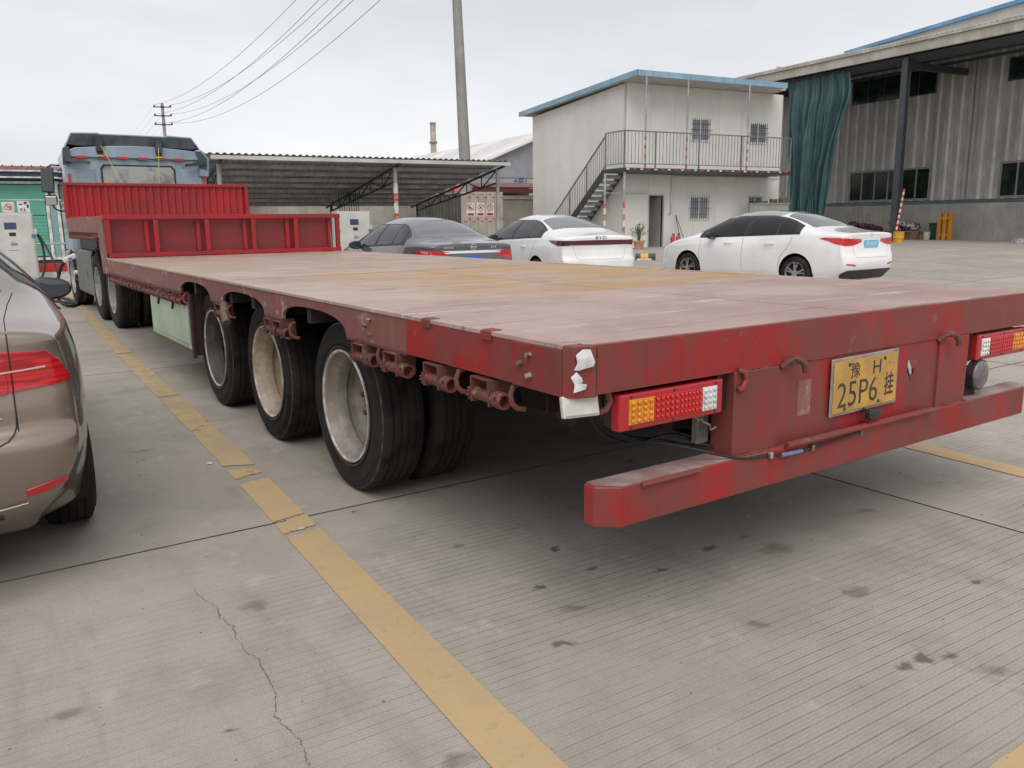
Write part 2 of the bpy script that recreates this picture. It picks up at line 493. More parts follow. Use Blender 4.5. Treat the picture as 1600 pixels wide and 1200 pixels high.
STAINS = [(-2.28, 1.0, .055), (-1.36, 1.05, .045), (-1.54, 1.72, .02), (-1.31, .51, .035), (-1.02, .77, .03), (-1.02, .51, .025), (-.8, .34, .03),
          (-.48, .37, .04), (-.25, .37, .05), (-.24, .21, .085), (-.34, -.24, .055), (-.84, -.2, .045), (-.69, -.65, .04), (-.6, -.66, .035),
          (-.52, -.69, .04), (-.48, -.83, .045), (-1.5, .09, .04), (.15, 1.58, .05), (-2.96, .62, .05), (-2.58, .25, .025), (-2.11, -.24, .045),
          (-.98, 1.8, .05), (.11, -.46, .04), (-1.32, .29, .045), (-2.7, .1, .03), (.5, .25, .05), (2.5, 1.2, .09), (-2.2, 3.6, .06)]
def concrete_mat():
    m, t, b = newmat('brushed_concrete')
    g = G(t)
    P = g.n('ShaderNodeNewGeometry').outputs['Position']
    rnd = g.n('ShaderNodeObjectInfo').outputs['Random']
    sep = g.n('ShaderNodeSeparateXYZ', {0: P})
    X, Y = sep.outputs[0], sep.outputs[1]
    base = g.mix(g.ramp(g.noise(P, 0.55, 6, 0.6), 0.3, 0.7), (0.345, 0.312, 0.27), (0.42, 0.384, 0.334))
    base = g.mix(g.ramp(g.noise(P, 2.7, 6, 0.65), 0.44, 0.68, 0, 0.6), base, (0.285, 0.262, 0.232))
    base = g.mix(g.ramp(g.noise(P, 160, 2, 0.6), 0.46, 0.66, 0, 0.5), base, (0.25, 0.23, 0.205))
    base = g.mix(g.ramp(g.noise(P, 95, 3, 0.6), 0.58, 0.72, 0, 0.45), base, (0.47, 0.44, 0.40))
    # broom grooves across the slab, worn away in patches
    wob = g.math('MULTIPLY_ADD', g.noise(P, 0.8, 2), 0.02, Y)
    wob = g.math('MULTIPLY_ADD', g.noise(P, 24.0, 3, 0.6), 0.0022, wob)
    wob = g.math('MULTIPLY_ADD', X, 0.035, wob)
    ph = g.math('FRACT', g.math('MULTIPLY', wob, 1 / 0.043))
    dist = g.math('ABSOLUTE', g.math('SUBTRACT', ph, 0.5))
    line = g.ramp(dist, 0.02, 0.085, 1, 0)
    ph2 = g.math('FRACT', g.math('MULTIPLY', wob, 1 / 0.0143))
    line2 = g.ramp(g.math('ABSOLUTE', g.math('SUBTRACT', ph2, 0.5)), 0.1, 0.3, 0.22, 0)
    line = g.math('MAXIMUM', line, line2)
    mask = g.ramp(g.noise(g.scale(P, (0.6, 1, 1)), 0.9, 4, 0.6), 0.33, 0.58, .12, 1)
    mask = g.math('MULTIPLY', mask, g.ramp(g.noise(g.scale(P, (1.2, 4, 1)), 3.0, 4, 0.6), 0.30, 0.58, .25, 1))
    right = g.ramp(X, -2.6, -1.4, 0.42, 1.0)
    mask = g.math('MULTIPLY', mask, right)
    line = g.math('MULTIPLY', line, mask)
    base = g.mix(g.math('MULTIPLY', line, 0.62), base, (0.13, 0.115, 0.10))
    # oil drips and damp spots
    Pd = g.n('ShaderNodeMix', data_type='VECTOR', factor_mode='UNIFORM')
    wv = g.n('ShaderNodeTexNoise', {'Vector': P, 'Scale': 14.0, 'Detail': 4.0}).outputs['Color']
    Pd.inputs[0].default_value = 0.13
    g.set(Pd.inputs[4], P); g.set(Pd.inputs[5], g.vmath('ADD', P, wv))
    Pq = g.vmath('SUBTRACT', Pd.outputs[1], (0.065, 0.065, 0))
    acc = None
    for (x, y, r) in STAINS:
        d = g.vmath('DISTANCE', g.vmath('MULTIPLY', Pq, (0.72, 1.1, 0)), (x * 0.72, y * 1.1, 0))
        f = g.ramp(d, r * 0.2, r * 1.0, 0.5 if r > .04 else 0.8, 0)
        acc = f if acc is None else g.math('MAXIMUM', acc, f)
    fine = g.ramp(g.noise(P, 2.2, 7, 0.7), 0.66, 0.74, 0, 0.35)
    acc = g.math('MAXIMUM', acc, fine)
    # rubbed-in tyre dust along the driving direction and damp-looking patches
    tr = g.noise(g.scale(g.vmath('ADD', P, (2, 1, 0)), (2.6, 0.28, 1)), 1.5, 6, 0.65)
    base = g.mix(g.ramp(tr, 0.52, 0.70, 0, 0.38), base, (0.20, 0.183, 0.16))
    pa = g.noise(g.vmath('ADD', P, (11, 4, 0)), 0.8, 8, 0.7)
    base = g.mix(g.ramp(pa, 0.52, 0.60, 0, 0.26), base, (0.235, 0.22, 0.195))
    base = g.mix(g.ramp(g.noise(g.vmath('ADD', P, (1, 14, 0)), 3.6, 8, 0.72), 0.58, 0.68, 0, 0.5), base, (0.46, 0.435, 0.39))
    base = g.mix(acc, base, (0.095, 0.083, 0.073))
    base = g.mix(g.ramp(g.noise(g.vmath('ADD', P, (4, 9, 0)), 9, 5, 0.7), 0.74, 0.79, 0, 0.8), base, (0.07, 0.06, 0.055))
    k = g.math('MULTIPLY_ADD', rnd, 0.12, 0.94)
    base = g.mix(1.0, base, g.n('ShaderNodeCombineColor', {0: k, 1: k, 2: k}).outputs[0], 'MULTIPLY')
    g.set(b.inputs['Base Color'], base)
    g.set(b.inputs['Roughness'], g.math('MULTIPLY_ADD', acc, -0.28, 0.82))
    b.inputs['Specular IOR Level'].default_value = 0.35
    h = g.math('SUBTRACT', g.math('MULTIPLY', g.noise(P, 70, 5, 0.65), 0.6), g.math('MULTIPLY', line, 1.1))
    g.set(b.inputs['Normal'], g.bump(h, 0.45, 0.004))
    return m
CONC = concrete_mat()

def line_mat():
    m, t, b = newmat('worn_yellow_road_paint')
    g = G(t)
    P = g.n('ShaderNodeNewGeometry').outputs['Position']
    base = g.mix(g.ramp(g.noise(P, 2.5, 6, 0.62), 0.35, 0.66), (0.49, 0.345, 0.175), (0.44, 0.325, 0.185))
    base = g.mix(g.ramp(g.noise(P, 11, 7, 0.7), 0.55, 0.70, 0, 0.75), base, (0.36, 0.285, 0.19))
    base = g.mix(g.ramp(g.noise(P, 40, 4, 0.7), 0.63, 0.7, 0, 0.8), base, (0.28, 0.24, 0.19))
    sep = g.n('ShaderNodeSeparateXYZ', {0: P})
    base = g.mix(g.math('MULTIPLY', g.ramp(sep.outputs[1], 1.6, 4.5), g.ramp(g.noise(P, 6, 7, 0.7), 0.42, 0.6, 0.1, 0.8)), base, (0.33, 0.27, 0.18))
    g.set(b.inputs['Base Color'], base)
    b.inputs['Roughness'].default_value = 0.7
    g.set(b.inputs['Normal'], g.bump(g.noise(P, 60, 5, 0.65), 0.35, 0.004))
    return m
YLINE = line_mat()
SKIRTD = mat('darkened_slab_side', (0.07, 0.062, 0.054), 0.9, col2=(0.10, 0.09, 0.075), amt=0.5, scale=3)  # slab sides coloured dark so the joints look shaded
CRACK = mat('crack_dirt', (0.10, 0.09, 0.078), 0.95)

# ------------------------------------------------------------------ ground
mb = MB()
xs = [-320, -120, -60] + [-40 + 5 * i for i in range(21)] + [80, 120, 320]
ys = [-220, -60, -20] + [-12 + 5 * i for i in range(19)] + [100, 140, 380]
for y in ys:
    for x in xs: mb.v.append((x, y, gh(x, y) - 0.045))
nx = len(xs)
for j in range(len(ys) - 1):
    for i in range(nx - 1):
        mb.f.append((j * nx + i, j * nx + i + 1, (j + 1) * nx + i + 1, (j + 1) * nx + i))
ground = mb.build('yard_ground', mat('yard_base_concrete', (0.30, 0.275, 0.245), 0.85, col2=(0.25, 0.23, 0.2), amt=0.5, scale=0.4))
tag(ground, kind='structure')
SX, SYL = 4.5, 5.0
for iy in range(11):
    for ix in range(-8, 12):
        x0, y0 = 0.82 + SX * (ix - 1), 1.82 + SYL * (iy - 2)
        x1, y1 = x0 + SX - 0.016, y0 + SYL - 0.016
        q = MB()
        N = 4
        for j in range(N + 1):
            for i in range(N + 1):
                x, y = x0 + (x1 - x0) * i / N, y0 + (y1 - y0) * j / N
                q.v.append((x, y, gh(x, y)))
        for j in range(N):
            for i in range(N):
                q.f.append((j * (N + 1) + i, j * (N + 1) + i + 1, (j + 1) * (N + 1) + i + 1, (j + 1) * (N + 1) + i))
        b0 = len(q.v)
        edge = [(0, N), (N, N)]
        # skirt down into the joint
        ring = [i for i in range(N + 1)] + [(j + 1) * (N + 1) - 1 for j in range(1, N + 1)] + [N * (N + 1) + i for i in range(N - 1, -1, -1)] + [j * (N + 1) for j in range(N - 1, 0, -1)]
        for r in ring:
            v = q.v[r]
            q.v.append((v[0], v[1], v[2] - 0.04))
        n = len(ring)
        for k in range(n):
            q.f.append((ring[k], b0 + k, b0 + (k + 1) % n, ring[(k + 1) % n]))
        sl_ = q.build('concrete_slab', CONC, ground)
        sl_.data.materials.append(SKIRTD)
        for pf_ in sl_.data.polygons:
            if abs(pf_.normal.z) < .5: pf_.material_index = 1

def jag(p0, p1, n, amp, seed):
    rr = random.Random(seed)
    out_ = []
    for i in range(n + 1):
        t = i / n
        out_.append((p0[0] + (p1[0] - p0[0]) * t + rr.uniform(-amp, amp), p0[1] + (p1[1] - p0[1]) * t + rr.uniform(-amp, amp)))
    return out_
def painted(polys, z=0.004):
    q = MB()
    for L, Rr in polys:
        n = len(L)
        b0 = len(q.v)
        for k in range(n):
            q.v.append((L[k][0], L[k][1], gh(*L[k]) + z)); q.v.append((Rr[k][0], Rr[k][1], gh(*Rr[k]) + z))
        for k in range(n - 1):
            q.f.append((b0 + 2 * k, b0 + 2 * k + 1, b0 + 2 * k + 3, b0 + 2 * k + 2))
    return q
def lx(y):   # left edge of the long yellow line
    pts = [(-6, -2.30), (-0.13, -2.045), (1.69, -1.945), (3.17, -1.865), (4.78, -1.80), (8.29, -1.65), (12.12, -1.45), (16, -1.24), (30, -0.5)]
    for (a, b_), (c, d) in zip(pts, pts[1:]):
        if y <= c: return b_ + (d - b_) * (y - a) / (c - a)
    return pts[-1][1]
def strip(y0, y1, sk0=0.0, sk1=0.0, wl=0.0, wr=0.17, seed=1):
    n = max(3, int((y1 - y0) / 0.045))
    rr = random.Random(seed)
    L, Rg = [], []
    for k in range(n + 1):
        t = k / n
        y = y0 + (y1 - y0) * t
        e = min(t, 1 - t) * n
        a = rr.uniform(-.004, .004)
        L.append((lx(y) + wl + a, y + (sk0 * (1 - t) + sk1 * t) * 0 + rr.uniform(-.01, .01)))
        Rg.append((lx(y) + wr + rr.uniform(-.004, .004), y + sk0 * (1 - t) + sk1 * t + rr.uniform(-.01, .01)))
    return L, Rg
def wear_poly(pts, seed=3):
    rr = random.Random(seed)
    c = (sum(p[0] for p in pts) / len(pts), sum(p[1] for p in pts) / len(pts))
    return pts, c
from mathutils import noise as mn
def presence(x, y, u):
    n1 = mn.fractal(Vector((x * 7, y * 7, 1.7)), .9, 2.0, 5)
    n2 = mn.fractal(Vector((x * 26, y * 26, 9.1)), .9, 2.0, 3)
    p = .62 + .22 * n1 + .14 * n2
    def gap(c, hw, d, sk=0.0):
        return d * max(0, 1 - (abs(y - c - sk * (u - .5)) / hw) ** 2)
    p -= gap(1.625, .035, .55, .03) + gap(1.822, .022, .6, .04) + gap(2.575, .075, .75, .05) + gap(2.835, .055, .85, -.08) + gap(2.72, .13, .22) + gap(4.1, .4, .18) + gap(5.25, .06, .5, .05)
    e = min(u, 1 - u)
    p -= .30 * max(0, 1 - e / .07) * (.55 + .6 * n1)
    return p > .30
q = MB()
CW = .0105
ny_g = int((5.6 + .9) / CW)
for j in range(ny_g):
    y = -.9 + j * CW
    x0 = lx(y)
    for i in range(16):
        u = (i + .5) / 16
        if presence(x0 + u * .17, y, u):
            b0 = len(q.v)
            xa, xb = x0 + .17 * i / 16, x0 + .17 * (i + 1) / 16
            q.v += [(xa, y, .004), (xb, y, .004), (xb, y + CW, .004), (xa, y + CW, .004)]
            q.f.append((b0, b0 + 1, b0 + 2, b0 + 3))
tag(q.build('yellow_bay_line', YLINE), kind='structure')
q = painted([strip(-4.0, -.9, 0.0, 0.0, seed=2), strip(5.61, 8.0, 0, 0, seed=7), strip(8.1, 13.9, 0, 0, wr=.16, seed=8), strip(14.0, 22.0, 0, 0, wr=.16, seed=9)])
tag(q.build('yellow_bay_line', YLINE), kind='structure')
n = 60
q = painted([(jag((1.42, -3.2), (3.0, 18), 240, .004, 11), jag((1.59, -3.2), (3.17, 18), 240, .004, 12))])
tag(q.build('yellow_bay_line', YLINE), kind='structure')
q = painted([(jag((-0.99, -1.22), (1.42, -1.24), 40, .004, 13), jag((-0.99, -1.06), (1.42, -1.08), 40, .004, 14))])
tag(q.build('yellow_bay_line', YLINE), kind='structure')
# the wandering crack in the bay on the left
cpts = [(-2.47, -.6), (-2.45, -.3), (-2.45, -.03), (-2.43, .08), (-2.44, .17), (-2.45, .25), (-2.41, .37), (-2.4, .51), (-2.39, .6), (-2.405, .66), (-2.41, .77), (-2.395, .88), (-2.415, .98), (-2.4, 1.06), (-2.42, 1.14), (-2.435, 1.23), (-2.43, 1.30)]
rr = random.Random(5)
L, Rg = [], []
for (a, b_), (c, d) in zip(cpts, cpts[1:]):
    k = max(2, int(abs(d - b_) / 0.012))
    for i in range(k):
        t = i / k
        wd = rr.uniform(.0002, .0015) * (1.0 if b_ < 1.0 else .6)
        jx = rr.uniform(-.0055, .0055)
        x, y = a + (c - a) * t + jx, b_ + (d - b_) * t
        L.append((x - wd, y)); Rg.append((x + wd, y))
tag(painted([(L, Rg)], 0.003).build('ground_crack', CRACK), kind='structure')

# ------------------------------------------------------------------ the flatbed trailer
W, H, HB = 1.531, 1.0355, 0.8766
trailer = empty('flatbed_trailer', (0, 0, 0), 0, 'long worn red flatbed trailer with three axles and a raised gooseneck, parked in the bay', 'trailer')
TP = trailer
# deck plates with recessed seams, a raised rim flange on the long sides
MB().box(-W + .02, W - .02, .03, 9.05, H - .05, H - .022).build('deck_bed', FRAME, TP)
ycuts = [(.012, 1.50, 1.60), (1.51, 3.95, 3.95), (3.958, 6.4, 6.4), (6.408, 9.05, 9.05)]
yA = [.012, 1.50, 3.95, 6.40, 9.06]
yB = [.012, 1.605, 4.02, 6.44, 9.06]
for k in range(4):
    for (xa, xb) in ((-W + .073, -.001), (.007, W - .073)):
        fa, fb = (xa + W) / (2 * W), (xb + W) / (2 * W)
        y0a, y0b = [yA[k] + (yB[k] - yA[k]) * f + .016 for f in (fa, fb)]
        y1a, y1b = [yA[k + 1] + (yB[k + 1] - yA[k + 1]) * f - .014 for f in (fa, fb)]
        mbq = MB().prism([(xa, y0a), (xb, y0b), (xb, y1b), (xa, y1a)], 'z', H - .018, H + (.001 if xa < 0 else .0022) - .002 * (k % 2))
        mbq.build('deck_plate', DECK, TP, bevel=.0015)
SEAM = mat('dirt_and_shade_seam', (0.05, 0.032, 0.026), .9, col2=(0.10, 0.06, 0.05), amt=.4, scale=14)  # dark strips: dirt in the gaps plus their shade put into the colour
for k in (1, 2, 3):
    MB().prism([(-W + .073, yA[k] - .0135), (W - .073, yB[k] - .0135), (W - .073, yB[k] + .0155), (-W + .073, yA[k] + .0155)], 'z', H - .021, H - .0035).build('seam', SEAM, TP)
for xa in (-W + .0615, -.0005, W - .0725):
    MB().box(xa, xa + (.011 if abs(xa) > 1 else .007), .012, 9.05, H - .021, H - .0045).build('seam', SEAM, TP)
for s in (-1, 1):
    xa, xb = sorted((s * (W + .002), s * (W - .061)))
    for (a, b_) in ((.06, .34), (.343, 1.14), (1.143, 9.06)):
        MB().box(xa, xb, a, b_, H - .014, H + .003).build('rim_flange', DECK, TP, bevel=.002)
# long side beams with the wheel arches cut out of the lower edge
def arch_beam(s):
    pts = [(1.143, H - .015), (9.06, H - .015), (9.06, HB)]
    for c in (4.77, 3.51, 2.25):
        for k in range(19):
            t = k / 18 * PI
            pts.append((c + .465 * math.copysign(abs(math.cos(t)) ** .8, math.cos(t)), HB + .100 * math.sin(t) ** .8))
    pts.append((1.143, HB))
    q = MB().prism(pts, 'x', s * (W - .004), s * (W - .022))
    q.build('side_beam', REDB if s < 0 else RED, TP)
    for a, b_ in ((1.15, 1.785), (2.715, 3.045), (3.975, 4.305), (5.235, 9.05)):
        xa, xb = sorted((s * (W - .004), s * (W - .075)))
        MB().box(xa, xb, a, b_, HB - .012, HB - .001).build('bottom_flange', REDW, TP)
for s in (-1, 1):
    arch_beam(s)
    xa, xb = sorted((s * (W), s * (W - .02)))
    MB().box(xa, xb, .345, 1.14, HB - .004, H - .015).build('side_plate', RED, TP, bevel=.002)
    xa, xb = sorted((s * (W + .004), s * (W - .02)))
    MB().box(xa, xb, .065, .342, HB - .006, H - .0145).build('side_plate', RED, TP, bevel=.002)
    # chamfered corner post
    q = MB().prism([(s * (W + .003), .062), (s * (W - .012), .02), (s * (W - .085), -.003), (s * (W - .085), .03), (s * (W - .03), .062)], 'z', HB - .006, H + .001)
    q.build('corner_post', RED, TP, bevel=.003)
MB().box(-W + .087, W - .087, 0, .016, HB, H + .001).box(-W + .087, W - .087, .016, .09, HB, HB + .012).build('rear_beam', RED, TP, bevel=.002)
# torn stickers on the left corner post
def torn(pts, y, seed):
    q = MB()
    rr_ = random.Random(seed)
    c = (sum(p[0] for p in pts) / len(pts), sum(p[1] for p in pts) / len(pts))
    q.v.append((c[0], y - .004, c[1]))
    for (x, z) in pts: q.v.append((x, y - rr_.uniform(0, .003), z))
    n = len(pts)
    for k in range(n): q.f.append((0, 1 + k, 1 + (k + 1) % n))
    for k in range(n): q.v.append((pts[k][0], y + .002, pts[k][1]))
    for k in range(n): q.f.append((1 + k, 1 + n + k, 1 + n + (k + 1) % n, 1 + (k + 1) % n))
    return q
cm = Matrix.Translation((-1.50, .006, .06)) @ Matrix.Rotation(-R_(16), 4, 'Z') @ Matrix.Diagonal((.92, 1, .94, 1))
for pts, sd_ in (([(-.022, 1.012), (.004, 1.030), (.030, 1.028), (.048, .985), (.040, .970), (.012, .966), (-.012, .960), (-.028, .962), (-.016, .985)], 1),
                 ([(-.040, .938), (-.020, .955), (.0, .935), (.004, .922), (-.012, .914), (.018, .912), (.012, .895), (-.03, .886), (-.026, .912)], 2)):
    q = torn(pts, -.004, sd_)
    q.v = [tuple(cm @ Vector(v)) for v in q.v]
    q.build('torn_sticker', STICK, TP)
# clips bent over the rim, bolts
for y in (.50, .95):
    MB().box(-W - .009, -W - .001, y - .032, y + .032, H - .03, H + .003).box(-W - .001, -W + .045, y - .032, y + .032, H + .0032, H + .006).build('edge_clip', RED, TP, bevel=.002)
def bolt(x, y, z, r=.011, ax='x', s=-1):
    q = MB()
    if ax == 'x': q.lathe([(0, r * 1.25), (s * .004, r * 1.25), (s * .004, r), (s * .016, r * .95), (s * .018, 0.0005)], 'x', 6, (x, y, z))
    else: q.lathe([(0, r * 1.25), (s * .004, r * 1.25), (s * .004, r), (s * .016, r * .95), (s * .018, 0.0005)], 'y', 6, (x, y, z))
    return q.build('bolt', ZINC, TP)
for (y, z) in ((.235, .985), (.285, .952), (.235, .915), (1.50, .985), (1.55, .955), (1.50, .915)):
    bolt(-W - (.003 if y < .34 else -.003), y, z)
# chassis rails, cross members
for s in (-1, 1):
    MB().box(s * .5 - .07, s * .5 + .07, .12, 9.0, H - .075, H - .05).box(s * .5 - .008, s * .5 + .008, .12, 9.0, .52, H - .075).box(s * .5 - .07, s * .5 + .07, .12, 9.0, .50, .52).build('chassis_rail', FRAME, TP)
    MB().box(s * .5 - .07, s * .5 + .07, 9.1, 12.3, 1.22, 1.24).box(s * .5 - .008, s * .5 + .008, 9.1, 12.3, 1.24, 1.48).build('gooseneck_rail', FRAME, TP)
    MB().prism([(8.55, .5), (9.0, .5), (9.4, 1.24), (9.08, 1.24), (9.08, .98), (8.6, .98)], 'x', s * .5 - .02, s * .5 + .02).build('gooseneck_web', FRAME, TP)
for k in range(18):
    y = .35 + k * .5
    MB().box(-W + .03, W - .03, y - .03, y + .03, H - .15, H - .051).build('cross_member', FRAME, TP)

# wheels: hub with two tyres and a dished steel rim each side of every axle
WR = .4593
def tyre_mesh(name, R, wdt, rin, mat_):
    q = MB()
    sc = R / .4593
    pr = [(wdt * .06, rin), (0.0, rin + .03), (-.004, rin + .046), (-.0075, rin + .048), (-.0075, rin + .053), (-.006, rin + .055), (-.008, R - .085), (-.0065, R - .062), (-.0085, R - .060), (-.0085, R - .054), (-.0055, R - .052), (0.0, R - .035), (.010, R - .012), (.020, R - .003)]
    gro = [wdt * f for f in (.24, .42, .58, .76)]
    a = .03
    for gx in gro:
        pr += [(gx - .006, R), (gx - .004, R - .007), (gx + .004, R - .007), (gx + .006, R)]
    pr += [(wdt - .020, R - .003), (wdt - .010, R - .012), (wdt, R - .035), (wdt + .008, R - .085), (wdt, rin + .03), (wdt * .94, rin)]
    q.lathe(pr, 'x', 56)
    return q.mesh(name, mat_, smooth=True)
TYRE = tyre_mesh('tyre', WR, .245, .292, RUBBER)
SCUFF = MB().lathe([(.004, WR - .022), (.0035, WR - .0165), (.0085, WR - .0115)], 'x', 56).mesh('scuff_ring', CHALK, True)
BEAD = MB().lathe([(-.0045, .312), (-.0085, .322), (-.0085, .326)], 'x', 56).mesh('bead_ring', TYREWALL, True)
def rim_mesh(m):
    q = MB()
    q.lathe([(.002, .300), (-.006, .303), (-.008, .297), (.000, .288), (.016, .281), (.040, .272), (.050, .258), (.062, .252), (.112, .250), (.120, .262), (.132, .266), (.165, .262), (.178, .245), (.196, .232), (.205, .205), (.200, .15), (.190, .125), (.186, .112)], 'x', 48)
    return q.mesh('rim', m, smooth=True)
RIMS = [rim_mesh(m) for m in (RIMA, RIMB, RIMC)]
FL = MB().lathe([(.0, .3035), (-.0085, .3045), (-.0115, .300), (-.0095, .294), (-.002, .2895)], 'x', 48).mesh('rim_flange_edge', mat('scraped_rim_edge', (0.60, 0.58, 0.55), 0.45, col2=(0.34, 0.29, 0.25), amt=0.5, scale=9), True)
hubq = MB()
hubq.lathe([(.185, .118), (.165, .112), (.155, .098), (.150, .09), (.148, .075), (.148, .001)], 'x', 24)
for k in range(10):
    t = 2 * PI * k / 10
    hubq.lathe([(.20, .016), (.165, .016), (.163, .001)], 'x', 6, (0, math.cos(t) * .165, math.sin(t) * .165))
HUB = hubq.mesh('wheel', mat('rusty_hub', (0.16, 0.115, 0.09), 0.65, col2=(0.07, 0.05, 0.042), amt=0.5, scale=10, bump=0.2), True)
for ia, y in enumerate((2.092, 3.384, 4.676)):
    MB().tube([(-1.2, y, WR), (1.2, y, WR)], .065, 12).build('axle', STEELD, TP, smooth=True)
    for s in (-1, 1):
        hub = link('wheel', HUB, TP, loc=(s * 1.423, y, WR), rot=(R_(13 * ia + 5), 0, 0 if s < 0 else PI))
        link('tyre', TYRE, hub); link('tyre', TYRE, hub, loc=(.30, 0, 0))
        link('scuff_ring', SCUFF, hub); link('bead_ring', BEAD, hub)
        link('rim', RIMS[ia], hub); link('rim_flange_edge', FL, hub)
        # leaf spring and hangers
        sp = MB()
        for j in range(5):
            L = .52 - .08 * j
            sp.tube([(s * .62, y - L, WR + .10 + .02 * j - .0), (s * .62, y - L / 2, WR + .075 + .02 * j), (s * .62, y, WR + .065 + .02 * j), (s * .62, y + L / 2, WR + .075 + .02 * j), (s * .62, y + L, WR + .10 + .02 * j)], .016, 4)
        sp.build('leaf_spring', STEELD, TP)
for y in (1.42, 2.74, 4.03, 5.33):
    for s in (-1, 1):
        MB().prism([(y - .16, .78), (y + .16, .78), (y + .09, .47), (y - .09, .47)], 'x', s * .62 - .06, s * .62 + .06).build('spring_hanger', FRAME, TP)
for x in (-1.22, 1.22):   # hanger bracket seen behind the last winch
    MB().prism([(.36, HB), (.50, HB), (.50, .69), (.46, .66), (.40, .66), (.36, .70)], 'x', x - .006, x + .006).box(x - .05, x + .05, .49, .50, .70, HB).build('stay_bracket', FRAME, TP)

# rope winches under the left beam
wq = MB()
for y in (.062, -.062):
    wq.box(-.052, .045, y - .004, y + .004, -.098, -.002)
wq.box(-.052, .045, -.066, .066, -.006, -.001)
WB = wq.mesh('strap_winch', REDW, bevel=.0015)
rq = MB().lathe([(.075, .001), (.075, .0235), (-.080, .0235), (-.082, .030), (-.10, .032), (-.138, .030), (-.138, .0225), (-.10, .020), (-.1, .001)], 'y', 16, (-.026, 0, -.068))
WRL = rq.mesh('winch_roller', REDW, smooth=True)
tq = MB()
pts = []
for k in range(28):
    t = 2 * PI * k / 28
    r = .043 if k % 2 else .033
    pts.append((-.026 + math.cos(t) * r * .85, -.068 + math.sin(t) * r * .85))
tq.prism(pts, 'y', .070, .082)
WTT = tq.mesh('ratchet_wheel', REDW)
SLOT = MB().ball((0, 0, 0), .0095, 8, 4, (.35, 1, 1.2)).mesh('roller_hole', GAP, True)
HK = MB().tube([(.0, -.19, .0), (-.022, -.19, -.004), (-.036, -.192, -.03), (-.034, -.197, -.062), (-.018, -.205, -.080), (.010, -.212, -.086)], .010, 8).mesh('rope_hook', REDW, True)
def winch(y, z=HB - .012, hook=True, full=True, x=-W + .035):
    b = link('strap_winch', WB, TP, loc=(x, y, z), rot=(0, random.uniform(-.05, .05), random.uniform(-.05, .05)))
    r = link('winch_roller', WRL, b)
    if full:
        link('ratchet_wheel', WTT, b)
        link('roller_hole', SLOT, b, loc=(-.054, -.115, -.060))
    if hook:
        h = link('rope_hook', HK, b)
    return b
for y, hk in ((.535, True), (.90, True), (1.275, False), (1.62, True), (2.78, True), (2.95, False), (4.06, True)):
    winch(y, hook=hk)
# a loose bent tube by the middle arch
MB().tube([(-W + .02, 3.98, HB - .01), (-W - .0, 3.93, HB - .06), (-W - .01, 3.86, HB - .13)], .03, 10).build('loose_roller', mat('rusty_pipe', (0.26, 0.20, 0.15), 0.7, col2=(0.14, 0.09, 0.07), amt=.5, scale=10), TP, smooth=True)
for k in range(17):
    winch(5.32 + k * .215, hook=True, full=(k < 5))
for k in range(14):
    winch(9.55 + k * .205, z=1.335, hook=True, full=False)

# gooseneck: upper deck, beams, riser with the red guard frame, corrugated headboard
GZ = 1.53
MB().box(-W + .03, 1.30, 9.06, 12.52, GZ - .03, GZ).build('gooseneck_deck', DECK, TP)
for s, xx in ((-1, W), (1, 1.33)):
    xa, xb = sorted((s * xx, s * (xx - .02)))
    MB().box(xa, xb, 9.45, 12.5, 1.335, GZ + .004).build('gooseneck_beam', REDB, TP, bevel=.002)
    MB().prism([(8.97, HB - .03), (9.30, HB - .03), (9.45, 1.335), (9.449, GZ + .003), (9.035, GZ + .003), (8.97, H)], 'x', s * (xx + .003), s * (xx - .018)).build('step_plate', REDB, TP, bevel=.002)
px_ = [-1.49, -.92, -.33, .25, .82, 1.37]
for a, b_ in zip(px_, px_[1:]):
    MB().box(a, b_ - .004, 9.055, 9.062, H + .004, GZ - .003).build('riser_panel', REDD, TP)
gf = MB()
fx = [-1.485, -.945, -.335, .25, .82, 1.415]
for k, x in enumerate(fx):
    MB().box(x - .028, x + .028, 8.955, 9.0, H + .055, GZ - .04).build('guard_post', REDN, TP, bevel=.003)
    if 0 < k: MB().box(x - .125, x - .075, 9.01, 9.05, H + .06, GZ - .045).build('guard_post', REDN, TP, bevel=.003)
MB().box(-1.53, 1.45, 8.95, 9.005, GZ - .04, GZ + .015).build('guard_rail', REDN, TP, bevel=.003)
MB().box(-1.50, 1.45, 8.95, 9.005, H + .006, H + .055).build('guard_rail', REDN, TP, bevel=.003)
# corrugated headboard
prof = []
x = -1.50
k = 0
while x < 1.235:
    prof += [(x, 12.50), (x + .035, 12.50), (x + .062, 12.522), (x + .085, 12.522)]
    x += .11
front = prof
back = [(a, b_ + .004) for a, b_ in reversed(prof)]
MB().prism(front + back, 'z', 1.56, 2.03).build('headboard_sheet', REDN, TP)
MB().box(-1.535, 1.265, 12.47, 12.53, 2.031, 2.075).build('headboard_rail', REDN, TP, bevel=.004)
MB().box(-1.535, 1.265, 12.47, 12.53, 1.532, 1.57).build('headboard_rail', REDN, TP, bevel=.004)
for x in (-1.51, 1.24):
    MB().box(x - .028, x + .028, 12.465, 12.525, 1.571, 2.03).build('headboard_post', REDN, TP, bevel=.004)

